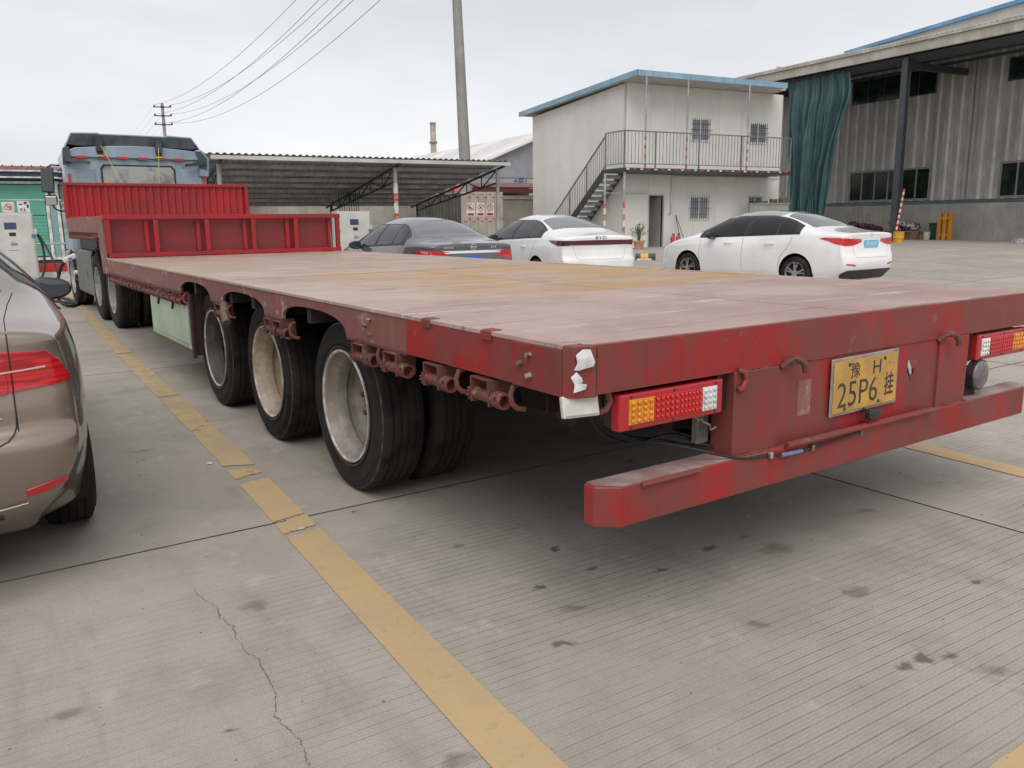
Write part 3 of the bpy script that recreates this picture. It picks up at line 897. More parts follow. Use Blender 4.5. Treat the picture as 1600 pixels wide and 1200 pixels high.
# tool box and mudguards on the left
tb = MB().box(-1.50, -1.06, 5.10, 6.70, .393, .79).build('tool_box', GREENBOX, TP, bevel=.006)
MB().box(-1.508, -1.5005, 5.16, 6.64, .435, .765).build('tool_box_door', GREENBOX, tb, bevel=.004)
for y in (5.62, 6.2):
    MB().bar((-1.515, y, .775), (-1.515, y + .06, .70), .018, .01).ball((-1.512, y, .775), .016, 8, 5).build('door_latch', STEELD, tb)
MB().box(-1.50, -.95, 5.035, 5.05, .36, HB - .01).box(-1.512, -1.49, 5.02, 5.085, .34, HB - .01).build('mudguard', FRAME, TP)
MB().box(1.06, 1.50, 5.10, 6.70, .393, .79).build('tool_box', GREENBOX, TP, bevel=.006)

# rear face: posts, panel with a torn hole, bumper beam
PB = .5612
MB().box(-.56, .325, 0.004, .014, PB - .01, HB - .001).box(.375, .56, .004, .014, PB - .01, HB - .001).box(.3255, .3745, .004, .014, .802, HB - .001).box(.3255, .3745, .004, .014, PB - .01, .735).build('rear_panel', RED, TP)
MB().add([(.322, -.001, .803), (.378, -.001, .803), (.372, -.022, .775), (.332, -.012, .768)], [(0, 1, 2, 3)]).add([(.327, .002, .77), (.358, .002, .70), (.352, .016, .735), (.331, .03, .768)], [(0, 1, 2, 3)]).build('bent_flap', REDW, TP)
for s in (-1, 1):
    xa, xb = sorted((s * .56, s * .806))
    MB().box(xa, xb, -.008, .10, PB - .012, HB - .0005).build('rear_post', RED, TP, bevel=.003)
MB().box(-.43, -.35, .0025, .0042, .66, .80).build('bare_patch', REDB, TP)
bp = [(-1.425, .030), (-1.355, -.0245), (1.37, -.0245), (1.4495, .040), (1.4495, .085), (-1.425, .085)]
MB().prism(bp, 'z', .4221, PB).build('bumper_beam', RED, TP, bevel=.004)
for a_, b__ in ((-1.415, -.815), (.815, 1.435)):
    MB().prism([(a_, .04 if a_ < -1 else -.02), (a_ + .07 if a_ < -1 else a_, -.02), (b__ - .07 if b__ > 1 else b__, -.02), (b__, .04 if b__ > 1 else -.02), (b__, .082), (a_, .082)], 'z', PB + .0005, PB + .004).build('dusty_ledge', mat('dusty_ledge', (0.33, 0.27, 0.26), .75, col2=(.25, .15, .14), amt=.4, scale=5), TP)
MB().tube([(-.53, -.036, .568), (.48, -.036, .568)], .0135, 8).build('bumper_rod', RED, TP, smooth=True)
MB().tube([(-1.27, -.030, .555), (-1.0, -.030, .555)], .009, 8).build('bumper_rod', RED, TP, smooth=True)
for x, z, sc in ((-.54, .892, 1), (.55, .892, 1)):
    q = MB().tube([(x - .05 * 0, 0.0, z - .025), (x, -.028, z + .0), (x, -.05, z + .01), (x + .0, -.075, z), (x + .0, -.088, z - .02), (x + .002, -.09, z - .045)], .0135, 8)
    q.v = [tuple(Matrix.Translation((x, 0, 0)) @ Matrix.Rotation(R_(48), 4, 'Z') @ Matrix.Translation((-x, 0, 0)) @ Vector(v)) for v in q.v]
    q.build('rope_hook', REDW, TP, smooth=True)
for x, y, z in ((-.79, -.006, .865), (-1.385, .05, .858)):
    MB().tube([(x, y, z + .02), (x + .022, y - .012, z + .012), (x + .03, y - .014, z - .018), (x + .012, y - .014, z - .045), (x - .012, y - .012, z - .05)], .011, 8).build('rope_hook', RED, TP, smooth=True)
# number plate
NP = link('number_plate', MB().box(-.233, .233, 0, .006, -.119, .119).mesh('number_plate', mat('grey_plate_frame', (0.20, 0.18, 0.16), 0.5, col2=(0.3, 0.27, 0.22), amt=.4, scale=9), bevel=.003), TP, loc=(-.0086, -.012, .7487), rot=(0, R_(-.6), 0))
MB().box(-.220, .220, -.003, -.0002, -.106, .104).build('plate_face', YPLATE, NP, bevel=.001)
frm = (PI / 2, 0, 0)
text('plate_text', '豫', .070, INK, NP, (-.078, -.0032, .055), frm, .95, .0006)
text('plate_text', 'H', .082, INK, NP, (.072, -.0032, .055), frm, 1.15, .0006)
text('plate_text', '25P6', .150, INK, NP, (-.055, -.0032, -.040), frm, .95, .0006, bold=-.001)
text('plate_text', '挂', .105, INK, NP, (.166, -.0032, -.034), frm, .66, .0006, bold=.0014)
for x, z in ((-.12, .088), (.125, .088), (-.14, -.092), (.095, -.092)):
    MB().ball((x, -.004, z), .008, 8, 5, (1, .5, 1)).build('plate_screw', INK, NP)
# reversing camera with its cable
cb = MB().box(-.03, .055, -.058, -.03, .60, .632).box(-.02, -.005, -.05, 0.0, .625, .64).build('rear_camera', BLACKP, TP, bevel=.004)
MB().tube(chaikin([(.0, -.045, .60), (-.02, -.042, .575), (-.05, -.036, .548), (-.2, -.034, .538), (-.38, -.034, .533), (-.5, -.036, .533), (-.62, -.03, .545), (-.76, -.028, .553), (-.88, -.012, .585), (-1.0, .05, .625), (-1.15, .12, .655), (-1.28, .2, .64)]), .0048, 6).build('camera_cable', CABLE, TP, smooth=True)
for x, z in ((-.05, .548), (-.37, .533), (-.62, .545)):
    MB().box(x - .008, x + .008, -.042, -.0255, z - .012, z + .012).build('cable_clip', ZINC, TP, bevel=.002)
MB().tube([(-.44, -.037, .5325), (-.56, -.037, .536)], .0085, 8).build('cable_plug', mat('orange_blue_plug', (0.45, 0.20, 0.12), 0.5, col2=(0.12, 0.17, 0.3), amt=.6, scale=20), TP, smooth=True)
for pts in ([(-.92, .06, .735), (-.90, .05, .70), (-.87, .045, .685), (-.85, .06, .66), (-.83, .05, .67)], [(-.96, .05, .735), (-.93, .04, .712), (-.91, .05, .715), (-.88, .06, .735)]):
    MB().tube(pts, .0035, 5).build('lamp_wire', mat('pale_wire', (0.3, 0.26, 0.16), 0.6), TP, smooth=True)
for pts in ([(.81, .06, .80), (.85, .05, .79), (.88, .05, .76), (.87, .04, .70)], [(.81, .05, .705), (.85, .04, .715), (.90, .03, .71)], [(.81, .05, .655), (.86, .03, .66), (.90, .02, .67)], [(.81, .04, .835), (.86, .04, .825), (.87, .03, .84)]):
    MB().tube(pts, .0055, 6).build('lamp_wire', CABLE, TP, smooth=True)

# weld beads, rust lines and chalk scuffs
WELD = mat('rusty_weld', (0.085, 0.035, 0.025), .8, col2=(0.16, 0.06, 0.045), amt=.5, scale=30)
def weld(a, b_, r=.004, step=.012, seed=1):
    rr_ = random.Random(seed)
    a, b_ = Vector(a), Vector(b_)
    n_ = int((b_ - a).length / step)
    pts_ = [a.lerp(b_, k / n_) + Vector((rr_.uniform(-1, 1), rr_.uniform(-.5, .5), rr_.uniform(-1, 1))) * r * .55 for k in range(n_ + 1)]
    return MB().tube(pts_, r, 5).build('weld_bead', WELD, TP)
weld((-.80, .001, HB - .002), (-.57, .001, HB - .002), seed=1); weld((-.55, .002, HB - .001), (-.20, .002, HB - .001), .0035, seed=2); weld((-.2, .003, HB - .001), (.55, .003, HB - .001), .002, seed=3)
weld((-.80, -.012, PB + .001), (.80, -.012, PB + .001), .005, seed=4)
weld((.563, .0, PB + .02), (.563, .0, HB - .01), .003, seed=5); weld((-.56, -.004, PB + .02), (-.56, -.004, HB - .01), .002, seed=6)
weld((-W + .088, -.001, HB + .005), (-W + .088, -.001, H - .005), .002, seed=7)
for sd_, (y, z, a, b_) in enumerate(((2.80, .905, .05, .022), (3.98, .905, .05, .02), (3.30, .985, .018, .03), (5.30, .90, .05, .02), (6.6, .905, .05, .018))):
    rr_ = random.Random(sd_ + 20)
    q = MB()
    n_ = 9
    q.v.append((-W + .0028, y, z))
    for k in range(n_):
        t = 2 * PI * k / n_
        q.v.append((-W + .0032, y + math.cos(t) * a * rr_.uniform(.35, 1), z + math.sin(t) * b_ * rr_.uniform(.35, 1)))
    for k in range(n_): q.f.append((0, 1 + k, 1 + (k + 1) % n_))
    q.build('chalk_scuff', mat('chalky_scuff', (.45, .38, .34), .85, col2=(.3, .17, .15), amt=.6, scale=40), TP)
# running gear clutter under the rear: tanks, brake chambers, hoses
for x, y in ((-.1, 1.0), (.32, 2.7)):
    MB().lathe([(-.42, .001), (-.42, .09), (-.38, .13), (.38, .13), (.42, .09), (.42, .001)], 'x', 18, (x, y, .70)).build('air_tank', STEELD, TP, smooth=True)
for y in (2.092, 3.384, 4.676):
    for s in (-1, 1):
        MB().lathe([(-.16, .001), (-.16, .075), (-.02, .085), (0, .09), (.02, .085), (.10, .07), (.10, .001)], 'y', 16, (s * .42, y - .24, WR + .02)).build('brake_chamber', STEELD, TP, smooth=True)
        MB().tube([(s * .42, y - .38, WR + .06), (s * .40, y - .5, .72), (s * .30, y - .55, .86)], .013, 6).build('air_hose', CABLE, TP, smooth=True)
MB().box(-.80, .80, .30, .36, .60, HB).build('rear_cross_plate', FRAME, TP)
MB().box(-.875, -.815, .10, .13, .60, .74).build('lamp_bracket', mat('dull_zinc_plate', (.22, .22, .21), .5, .3, col2=(.14, .13, .12), amt=.5, scale=12), TP, bevel=.003)
for k, pts in enumerate(([(-1.30, .22, .80), (-1.22, .26, .66), (-1.08, .22, .60), (-.95, .18, .64), (-.84, .14, .60)], [(-1.32, .4, .84), (-1.2, .42, .72), (-1.0, .38, .68), (-.85, .33, .69), (-.8, .31, .72)], [(-1.18, .3, .86), (-1.16, .3, .68), (-1.08, .26, .625), (-.97, .22, .61), (-.88, .16, .585), (-.80, .08, .578)])):
    MB().tube(chaikin(pts), .007, 6).build('wiring_loom', CABLE, TP, smooth=True)
for s in (-1, 1):
    MB().box(s * 1.18 - .3, s * 1.18 + .3, 1.40, 1.412, .42, .86).build('mud_flap', mat('rubber_flap', (.014, .014, .014), .8), TP) if False else None
# tail lamps: red frame, amber / red / clear LED fields
def led(x0, x1, nxx, nzz, z0, z1, m, par, y=-.008):
    q = MB()
    dx, dz = (x1 - x0) / nxx, (z1 - z0) / nzz
    r = min(dx, dz) * .40
    for i in range(nxx):
        for j in range(nzz):
            q.ball((x0 + (i + .5) * dx, y, z0 + (j + .5) * dz), r, 8, 5, (1, .45, 1))
    o = q.build('led_lenses', m, par, smooth='all')
    return tag(o, kind='stuff')
def tail_lamp(x0, x1, mirror):
    z0, z1 = .738, .862
    L = x1 - x0
    o = MB().box(x0, x1, 0.0, .045, z0, z1).build('tail_lamp', LAMPRB, TP, bevel=.007, seg=2)
    MB().box(x0 + .006, x1 - .006, .046, .085, z0 + .006, z1 - .006).build('lamp_backing', BLACKP, o)
    f = lambda u: (x1 - u * L) if mirror else (x0 + u * L)
    for (a, b_, n_, m) in ((.078, .305, 4, LAMPA), (.308, .545, 5, LAMPR), (.545, .778, 6, LAMPR), (.782, .928, 3, LAMPC)):
        xa, xb = sorted((f(a), f(b_)))
        MB().box(xa, xb, -.005, .001, z0 + .020, z1 - .020).build('lamp_lens', m, o, bevel=.001)
        led(xa + .002, xb - .002, n_, 4, z0 + .022, z1 - .022, m, o)
    for u in (.1, .5, .92):
        for z in (z0 + .010, z1 - .010):
            MB().ball((f(u), -.001, z), .0055, 6, 4, (1, .6, 1)).build('lamp_screw', BLACKP, o)
tail_lamp(-1.345, -.858, False)
tail_lamp(.905, 1.392, True)
MB().box(.88, .905, .03, .06, .735, HB).build('lamp_bracket', STEELD, TP)
MB().box(-.855, -.80, .03, .10, .74, HB).build('lamp_bracket', BLACKP, TP)
# round lamp on the right, square marker lamp under the left corner
rl = MB().lathe([(.03, .045), (.012, .066), (-.004, .070), (-.012, .066), (-.020, .045), (-.022, .001)], 'y', 28, (.945, .0, .668)).build('round_lamp', mat('dull_lamp_glass', (0.17, 0.145, 0.15), 0.35, col2=(0.11, 0.09, 0.09), amt=.4, scale=12, coat=.3), TP, smooth=True)
MB().lathe([(.031, .05), (.03, .074), (-.006, .074), (-.006, .0695)], 'y', 28, (.945, .0, .668)).build('lamp_ring', BLACKP, rl, smooth=True)
MB().box(.885, .975, .028, .036, .5625, .66).build('lamp_bracket', FRAME, TP)
mk = Matrix.Translation((-1.475, .045, .838)) @ Matrix.Rotation(R_(-12), 4, 'Z') @ Matrix.Rotation(R_(-14), 4, 'X')
MB().box(-.064, .064, -.012, .015, -.036, .036, mk).build('marker_lamp', LAMPW, TP, bevel=.006, seg=2)
MB().box(-.058, .058, -.0165, -.012, -.030, .030, mk).build('marker_lens', LAMPW, TP, bevel=.003)

# ------------------------------------------------------------------ the tractor unit in front of the trailer
CABP = mat('pale_blue_cab_paint', (0.27, 0.345, 0.42), 0.35, col2=(0.225, 0.295, 0.36), amt=0.45, scale=2.2, coat=0.4, streak=0.25, streakcol=(0.16, 0.2, 0.24))
DUSTG = mat('dusty_grey_green_paint', (0.145, 0.15, 0.125), 0.55, col2=(0.115, 0.12, 0.105), amt=0.5, scale=3, col3=(0.2, 0.19, 0.16), amt3=.15, scale3=8)
FAIR = mat('dark_fairing_inside', (0.030, 0.040, 0.050), 0.6, col2=(0.06, 0.07, 0.08), amt=0.5, scale=4)
STRAPY = mat('yellow_strap', (0.52, 0.50, 0.12), 0.6)
CHARW = mat('charger_white_enamel', (0.56, 0.56, 0.52), 0.4, col2=(0.49, 0.49, 0.46), amt=0.4, scale=2, streak=0.12, streakcol=(0.38, 0.36, 0.32))
SCREEN = mat('dark_blue_screen', (0.03, 0.045, 0.12), 0.15, coat=0.5)
BLUEP = mat('blue_print', (0.10, 0.14, 0.33), 0.5)
tractor = empty('truck_tractor', (-.05, 13.0, 0), 0, 'pale blue tractor unit with dark roof fairing, coupled to the gooseneck end of the trailer', 'truck')
TX, TY = -.05, 13.0
cabp = [(-1.20, 14.62), (-1.15, 14.57), (1.15, 14.57), (1.20, 14.62), (1.13, 16.0), (.95, 16.6), (-.95, 16.6), (-1.13, 16.0)]
cabp = [(x, y - TY) for x, y in cabp]
cab = MB().prism(cabp, 'z', .95, 2.70).build('cab', CABP, tractor, bevel=.05, seg=3, smooth=True)
# rear wall relief: raised arched upper panel, corner panels, window with a rubber seal
q = MB()
arc = [(-1.12, 2.60), (-1.10, 2.72)] + [(-1.0 + 2.0 * k / 12, 2.76 + .06 * math.sin(PI * k / 12)) for k in range(13)] + [(1.10, 2.72), (1.12, 2.60)]
q.prism(arc, 'y', 1.52, 1.575)
q.build('rear_panel', CABP, tractor, bevel=.012, seg=2)
for s in (-1, 1):
    xa, xb = sorted((s * 1.10, s * .72))
    MB().box(xa, xb, 1.555, 1.585, 1.3, 2.42).build('corner_panel', CABP, tractor, bevel=.02, seg=2)
wf = MB()
wp = [(-.60, 1.95), (-.60, 2.40), (-.55, 2.46), (.55, 2.46), (.60, 2.40), (.60, 1.95)]
MB().prism([(a * 1.05, 1.95 + (b_ - 1.95) * 1.06 if b_ > 1.95 else 1.92) for a, b_ in wp], 'y', 1.553, 1.566).build('window_seal', BLACKP, tractor)
gl = MB().prism(wp, 'y', 1.546, 1.552).build('rear_window', mat('pale_cab_glass', (0.10, 0.115, 0.11), 0.06, coat=1.0, col2=(0.30, 0.31, 0.29), amt=.45, scale=2.5), tractor)  # pale patches paint reflections into the dark glass
RS = [REDM, mat('white_reflector', (0.55, 0.5, 0.5), 0.3)]
for k, xc in enumerate((-.92, -.55, -.25, .08, .40, .70)):
    MB().box(xc - .085, xc + .085, 1.512, 1.519, 2.585, 2.625).build('reflector_strip', REDM, tractor)
for s in (-1, 1):
    MB().box(s * 1.14 - .022, s * 1.14 + .022, 1.545, 1.566, 2.10, 2.32).build('reflector_strip', REDM, tractor)
    MB().bar((s * 1.17, 1.5, 2.545), (s * .80, 1.42, 2.50), .07, .05).bar((s * 1.17, 1.5, 2.575), (s * .95, 1.44, 2.53), .05, .04).build('fairing_bracket', FAIR, tractor)
# roof fairing: a shell open at the back
def fair(y, sx, zt):
    return [(-1.22 * sx, y, 2.62), (-1.20 * sx, y, 2.75), (-1.06 * sx, y, zt), (-.62 * sx, y, zt + .015), (-.58 * sx, y, zt), (.52 * sx, y, zt), (.58 * sx, y, zt + .015), (1.0 * sx, y, zt), (1.16 * sx, y, 2.78), (1.22 * sx, y, 2.62)]
q = MB()
rows = [fair(1.62, .98, 3.02), fair(2.2, .95, 3.0), fair(2.9, .91, 2.88), fair(3.4, .88, 2.71)]
for r_ in rows: q.v += r_
nn = 10
for i in range(3):
    for k in range(nn - 1):
        q.f.append((i * nn + k, i * nn + k + 1, (i + 1) * nn + k + 1, (i + 1) * nn + k))
me = q.mesh('roof_fairing', CABP, True)
fo = link('roof_fairing', me, tractor)
md = fo.modifiers.new('t', 'SOLIDIFY'); md.thickness = .03; md.offset = -1
q2 = MB()
rows2 = [[(x * .965, y + .012, 2.62 + (z - 2.62) * .90) for x, y, z in r_] for r_ in rows]
for r_ in rows2: q2.v += r_
for i in range(3):
    for k in range(nn - 1):
        q2.f.append((i * nn + k, i * nn + k + 1, (i + 1) * nn + k + 1, (i + 1) * nn + k))
q2.build('fairing_lining', FAIR, tractor)
# dark rear lip hanging down behind the fairing edge
lip = [(-1.10, 2.82), (-1.02, 2.985), (-.60, 3.0), (-.56, 2.985), (.50, 2.985), (.56, 3.0), (.97, 2.985), (1.10, 2.82), (.95, 2.80), (.6, 2.815), (-.6, 2.815), (-.95, 2.80)]
MB().prism(lip, 'y', 1.60, 1.64).build('fairing_lip', FAIR, tractor)
for x in (-.62, .36):
    MB().box(x - .055, x + .055, 1.46, 1.60, 2.70, 2.98).build('fairing_strut', FAIR, tractor, bevel=.01)
    MB().box(x - .05, x + .05, 1.495, 1.512, 2.62, 2.74).build('strut_pad', STRAPY, tractor)
    MB().box(x - .05, x + .05, 1.49, 1.4945, 2.65, 2.70).build('strut_pad', BLACKP, tractor)
for a, b_ in (((-.60, 1.44, 2.80), (-.30, 1.30, 2.06)), ((.35, 1.44, 2.80), (.27, 1.30, 2.06))):
    MB().tube([a, b_], .0055, 5).build('yellow_strap', STRAPY, tractor)
MB().prism([(1.05, 2.30), (1.22, 2.30), (1.25, 2.62), (1.12, 2.80), (1.0, 2.78), (1.06, 2.6)], 'y', 1.50, 1.9).build('side_fairing', CABP, tractor, bevel=.02)
MB().prism([(1.06, 2.46), (1.19, 2.44), (1.20, 2.64), (1.10, 2.755), (1.0, 2.765), (1.06, 2.6)], 'y', 1.48, 1.4995).build('fairing_lip', FAIR, tractor)
MB().prism([(-1.22, 2.46), (-1.12, 2.46), (-1.08, 2.6), (-1.10, 2.78), (-1.20, 2.74)], 'y', 1.50, 1.53).build('fairing_lip', FAIR, tractor)
for s in (-1, 1):   # doors and side windows
    xa, xb = sorted((s * 1.15, s * 1.175))
    dr = MB().box(xa, xb, 2.1, 2.9, 1.0, 2.55).build('door', CABP, tractor, bevel=.004)
    xa, xb = sorted((s * 1.176, s * 1.180))
    MB().box(xa, xb, 2.2, 2.85, 1.75, 2.45).build('window', GLASSD, dr)
MB().box(-.93, .93, 3.60, 3.615, 1.7, 2.55).build('windscreen', GLASSD, tractor)
MB().box(-1.1, 1.1, 3.60, 3.80, .45, .95).build('front_bumper', CABP, tractor, bevel=.03)
# mirrors on the left
def mirror(s):
    m = MB().box(-.10, .10, -.05, .06, -.21, .21).mesh('mirror', BLACKP, smooth=True, bevel=.035, seg=3)
    o = link('mirror', m, tractor, loc=(s * 1.47, 1.62, 2.20), rot=(0, R_(-3 * s), R_(8 * s)))
    MB().box(-.085, .085, -.056, -.051, -.19, .19).build('mirror_glass', mat('dim_mirror_glass', (0.07, 0.075, 0.08), 0.12, 0.3), o, bevel=.004)
    m2 = MB().box(-.095, .095, -.05, .05, -.085, .085).mesh('mirror', BLACKP, smooth=True, bevel=.03, seg=3)
    o2 = link('mirror', m2, tractor, loc=(s * 1.45, 1.60, 1.865), rot=(R_(12), 0, R_(10 * s)))
    MB().box(-.082, .082, -.056, -.051, -.07, .07).build('mirror_glass', CHROME, o2, bevel=.004)
    MB().tube([(s * 1.45, 1.68, 2.42), (s * 1.38, 1.75, 2.47), (s * 1.24, 1.9, 2.47)], .014, 8).tube([(s * 1.46, 1.66, 2.0), (s * 1.46, 1.66, 1.94)], .016, 8).tube([(s * 1.44, 1.66, 1.8), (s * 1.40, 1.68, 1.72), (s * 1.32, 1.72, 1.68), (s * 1.22, 1.8, 1.68)], .014, 8).build('mirror_arm', BLACKP, tractor, smooth=True)
mirror(-1)
# chassis, fifth wheel, battery box, wheels, mudguards
for s in (-1, 1):
    MB().box(s * .42 - .04, s * .42 + .04, -3.2, 3.6, .70, .98).build('chassis_rail', STEELD, tractor)
MB().lathe([(1.06, .001), (1.06, .50), (1.14, .52), (1.15, .001)], 'z', 24, (0, -1.7, 0)).build('fifth_wheel', STEELD, tractor)
MB().box(-1.1, 1.1, -.55, 1.45, 1.02, 1.28).box(-.9, .9, .9, 1.45, 1.28, 2.0).build('battery_pack', STEELD, tractor, bevel=.02)
bxm = MB().box(-1.20, -.62, -.65, 1.30, .32, 1.02).build('battery_box', DUSTG, tractor, bevel=.012, seg=2)
MB().box(-1.212, -1.2005, -.60, 1.25, .36, .97).build('box_cover', DUSTG, bxm, bevel=.006)
MB().box(-1.2135, -1.2125, -.05, .05, .58, .72).build('cover_latch', BLACKP, bxm)
MB().box(.62, 1.20, -.65, 1.30, .32, 1.02).build('battery_box', DUSTG, tractor, bevel=.012, seg=2)
for z in (.48, .62, .76, .90):   # charge sockets on the front corner of the box
    MB().lathe([(0, .04), (-.05, .04), (-.055, .03), (-.055, .001)], 'x', 10, (-1.2, 1.36, z)).build('charge_socket', WHITEM if int(z * 100) % 4 else BLACKP, tractor)
TT = tyre_mesh('tyre', .505, .27, .300, RUBBER)
TRIM = rim_mesh(mat('grey_truck_rim', (0.33, 0.33, 0.33), 0.5, col2=(0.2, 0.19, 0.18), amt=.5, scale=6))
for y, dual in ((10.72, True), (12.02, True), (15.03, False)):
    for s in (-1, 1):
        hub = link('wheel', HUB, tractor, loc=(s * 1.20, y - TY, .505), rot=(0, 0, 0 if s < 0 else PI))
        link('tyre', TT, hub)
        if dual: link('tyre', TT, hub, loc=(.32, 0, 0))
        link('rim', TRIM, hub)
        if dual:
            q = MB()
            P0 = [(math.cos(R_(a)) * .58, math.sin(R_(a)) * .58) for a in range(15, 166, 10)]
            P1 = [(math.cos(R_(a)) * .565, math.sin(R_(a)) * .565) for a in range(165, 14, -10)]
            xa, xb = sorted((s * 1.21, s * .60))
            q.prism([(y - TY + a, .505 + b_) for a, b_ in P0 + P1], 'x', xa, xb)
            q.build('mudguard', BLACKP, tractor)
    MB().tube([(-1, y - TY, .505), (1, y - TY, .505)], .07, 10).build('axle', STEELD, tractor)

# ------------------------------------------------------------------ charging cabinets
def charger(loc, rz, label, signs):
    t = empty('charging_cabinet', loc, rz, label, 'charger', 'electric vehicle charging cabinets')
    MB().box(-.50, .50, 0, .62, 0, .14).build('plinth', mat('grey_plinth', (0.25, 0.24, 0.22), 0.7, col2=(0.19, 0.18, 0.17), amt=.5), t, bevel=.01)
    MB().box(-.48, .48, .0, .60, .141, 1.74).build('cabinet', CHARW, t, bevel=.015, seg=2)
    MB().box(-.455, .455, -.012, -.0005, .20, 1.70).build('door', CHARW, t, bevel=.006)
    MB().box(-.12, .13, -.020, -.0125, 1.36, 1.52).build('screen', SCREEN, t, bevel=.004)
    MB().box(-.04, .10, -.020, -.0125, 1.20, 1.285).build('card_reader', BLACKP, t, bevel=.004)
    for z, a, b_ in ((1.06, -.01, .07), (1.0, -.03, .12), (.975, -.03, .10), (.86, -.08, .14)):
        MB().box(a, b_, -.0145, -.0125, z, z + .012 + (.02 if z == 1.0 else 0)).build('printed_mark', BLUEP, t)
    for s in (-1, 1):
        MB().box(s * .47 - .05, s * .47 + .05, -.035, -.013, 1.16, 1.24).build('plug_holder', BLUEP, t, bevel=.008)
        MB().box(s * .485 - .03, s * .485 + .06, .02, .14, 1.22, 1.36).build('cable_outlet', CHARW, t, bevel=.01)
    if signs:
        MB().box(-.12, .14, .0, .012, 1.745, 2.0).build('notice_plate', WHITEM, t)
        MB().lathe([(-.0005, .075), (-.004, .075), (-.004, .06), (-.0005, .06)], 'y', 20, (.01, 0, 1.885)).bar((-.04, -.003, 1.93), (.06, -.003, 1.84), .003, .014).build('notice_ring', REDM, t)
        MB().box(-.02, .06, -.003, -.0005, 1.875, 1.895).build('notice_mark', INK, t)
        MB().box(.20, .46, .0, .012, 1.745, 2.02).build('notice_plate', WHITEM, t)
        for x, z, a, b_ in ((.24, 1.93, .07, .03), (.34, 1.95, .06, .05), (.40, 1.86, .04, .08), (.26, 1.80, .03, .05), (.33, 1.79, .02, .06)):
            MB().box(x, x + a, -.003, -.0005, z, z + b_).build('notice_mark', INK, t)
    return t
charger((-1.80, 21.25, 0), TH, 'white charging cabinet with notices on top, beside the parked beige sedan and truck cab', True)
cx_, cy_ = far(10.91 - 4.85 * math.cos(TH) - (-1.0) * math.sin(TH), 19.39 - 4.85 * math.sin(TH) + (-1.0) * math.cos(TH))
charger((cx_, cy_, 0.0), TH, 'white charging cabinet under the carport roof, behind the dark grey sedan', False)
# charging gun and cables between the left cabinet and the tractor
gun = empty('charging_cable', (-1.28, 14.36, .92), 0, 'white charging gun with black cable plugged into the side of the tractor unit', 'charging cable')
MB().box(-.20, .03, -.07, .06, -.06, .03, Matrix.Rotation(R_(-24), 4, 'Y')).build('charging_gun', WHITEM, gun, bevel=.02, seg=2)
MB().box(-.12, -.05, -.075, -.07, -.035, -.01, Matrix.Rotation(R_(-24), 4, 'Y')).build('gun_mark', BLUEP, gun)
def gp(x, y, z): return (x + 1.28, y - 14.36, z - .92)
MB().tube(chaikin([gp(-1.42, 14.36, .83), gp(-1.50, 14.4, .72), gp(-1.56, 14.45, .5), gp(-1.60, 14.5, .25), gp(-1.56, 14.5, .08), gp(-1.42, 14.3, .03), gp(-1.2, 14.9, .03), gp(-1.3, 16.5, .03), gp(-1.7, 18.3, .03), gp(-1.6, 20.0, .03), gp(-1.22, 20.95, .25), gp(-1.15, 21.2, .9), gp(-1.25, 21.25, 1.25)]), .028, 8).build('cable', CABLE, gun, smooth=True)
g2 = MB().tube(chaikin([(-1.21, 21.2, 1.2), (-1.05, 20.9, .75), (-.98, 20.5, .35), (-1.05, 19.6, .03), (-1.3, 18.2, .025), (-1.65, 16.9, .025), (-1.5, 15.6, .025), (-1.2, 15.0, .03), (-1.12, 14.5, .16), (-1.2, 14.3, .50)]), .024, 8).build('charging_cable', CABLE, None, smooth=True)
tag(g2, 'black charging cable lying on the ground from the cabinet to the truck box', 'charging cable')

# ------------------------------------------------------------------ cars
def catmull(pts, n):
    P = [Vector(p) for p in pts]
    P = [P[0] * 2 - P[1]] + P + [P[-1] * 2 - P[-2]]
    segs = len(P) - 3
    out_ = []
    for i in range(n):
        t = i / (n - 1) * segs
        k = min(int(t), segs - 1)
        u = t - k
        a, b_, c, d = P[k:k + 4]
        out_.append(0.5 * ((2 * b_) + (c - a) * u + (2 * a - 5 * b_ + 4 * c - d) * u * u + (3 * b_ - a - 3 * c + d) * u ** 3))
    return out_
def curve(pts):
    """monotone cubic through (y, value) points"""
    n = len(pts)
    X = [p[0] for p in pts]; Y = [p[1] for p in pts]
    d = [(Y[i + 1] - Y[i]) / (X[i + 1] - X[i]) for i in range(n - 1)]
    m = [d[0]] + [0 if d[i - 1] * d[i] <= 0 else 2 * d[i - 1] * d[i] / (d[i - 1] + d[i]) for i in range(1, n - 1)] + [d[-1]]
    def f(x):
        if x <= X[0]: return Y[0]
        if x >= X[-1]: return Y[-1]
        for i in range(n - 1):
            if x <= X[i + 1]:
                h = X[i + 1] - X[i]; t = (x - X[i]) / h
                return (2 * t**3 - 3 * t**2 + 1) * Y[i] + (t**3 - 2 * t**2 + t) * h * m[i] + (-2 * t**3 + 3 * t**2) * Y[i + 1] + (t**3 - t**2) * h * m[i + 1]
    return f

def pip(pt, poly):
    x, y = pt
    c = False
    n = len(poly)
    for i in range(n):
        (x0, y0), (x1, y1) = poly[i], poly[(i + 1) % n]
        if (y0 > y) != (y1 > y) and x < (x1 - x0) * (y - y0) / (y1 - y0) + x0: c = not c
    return c

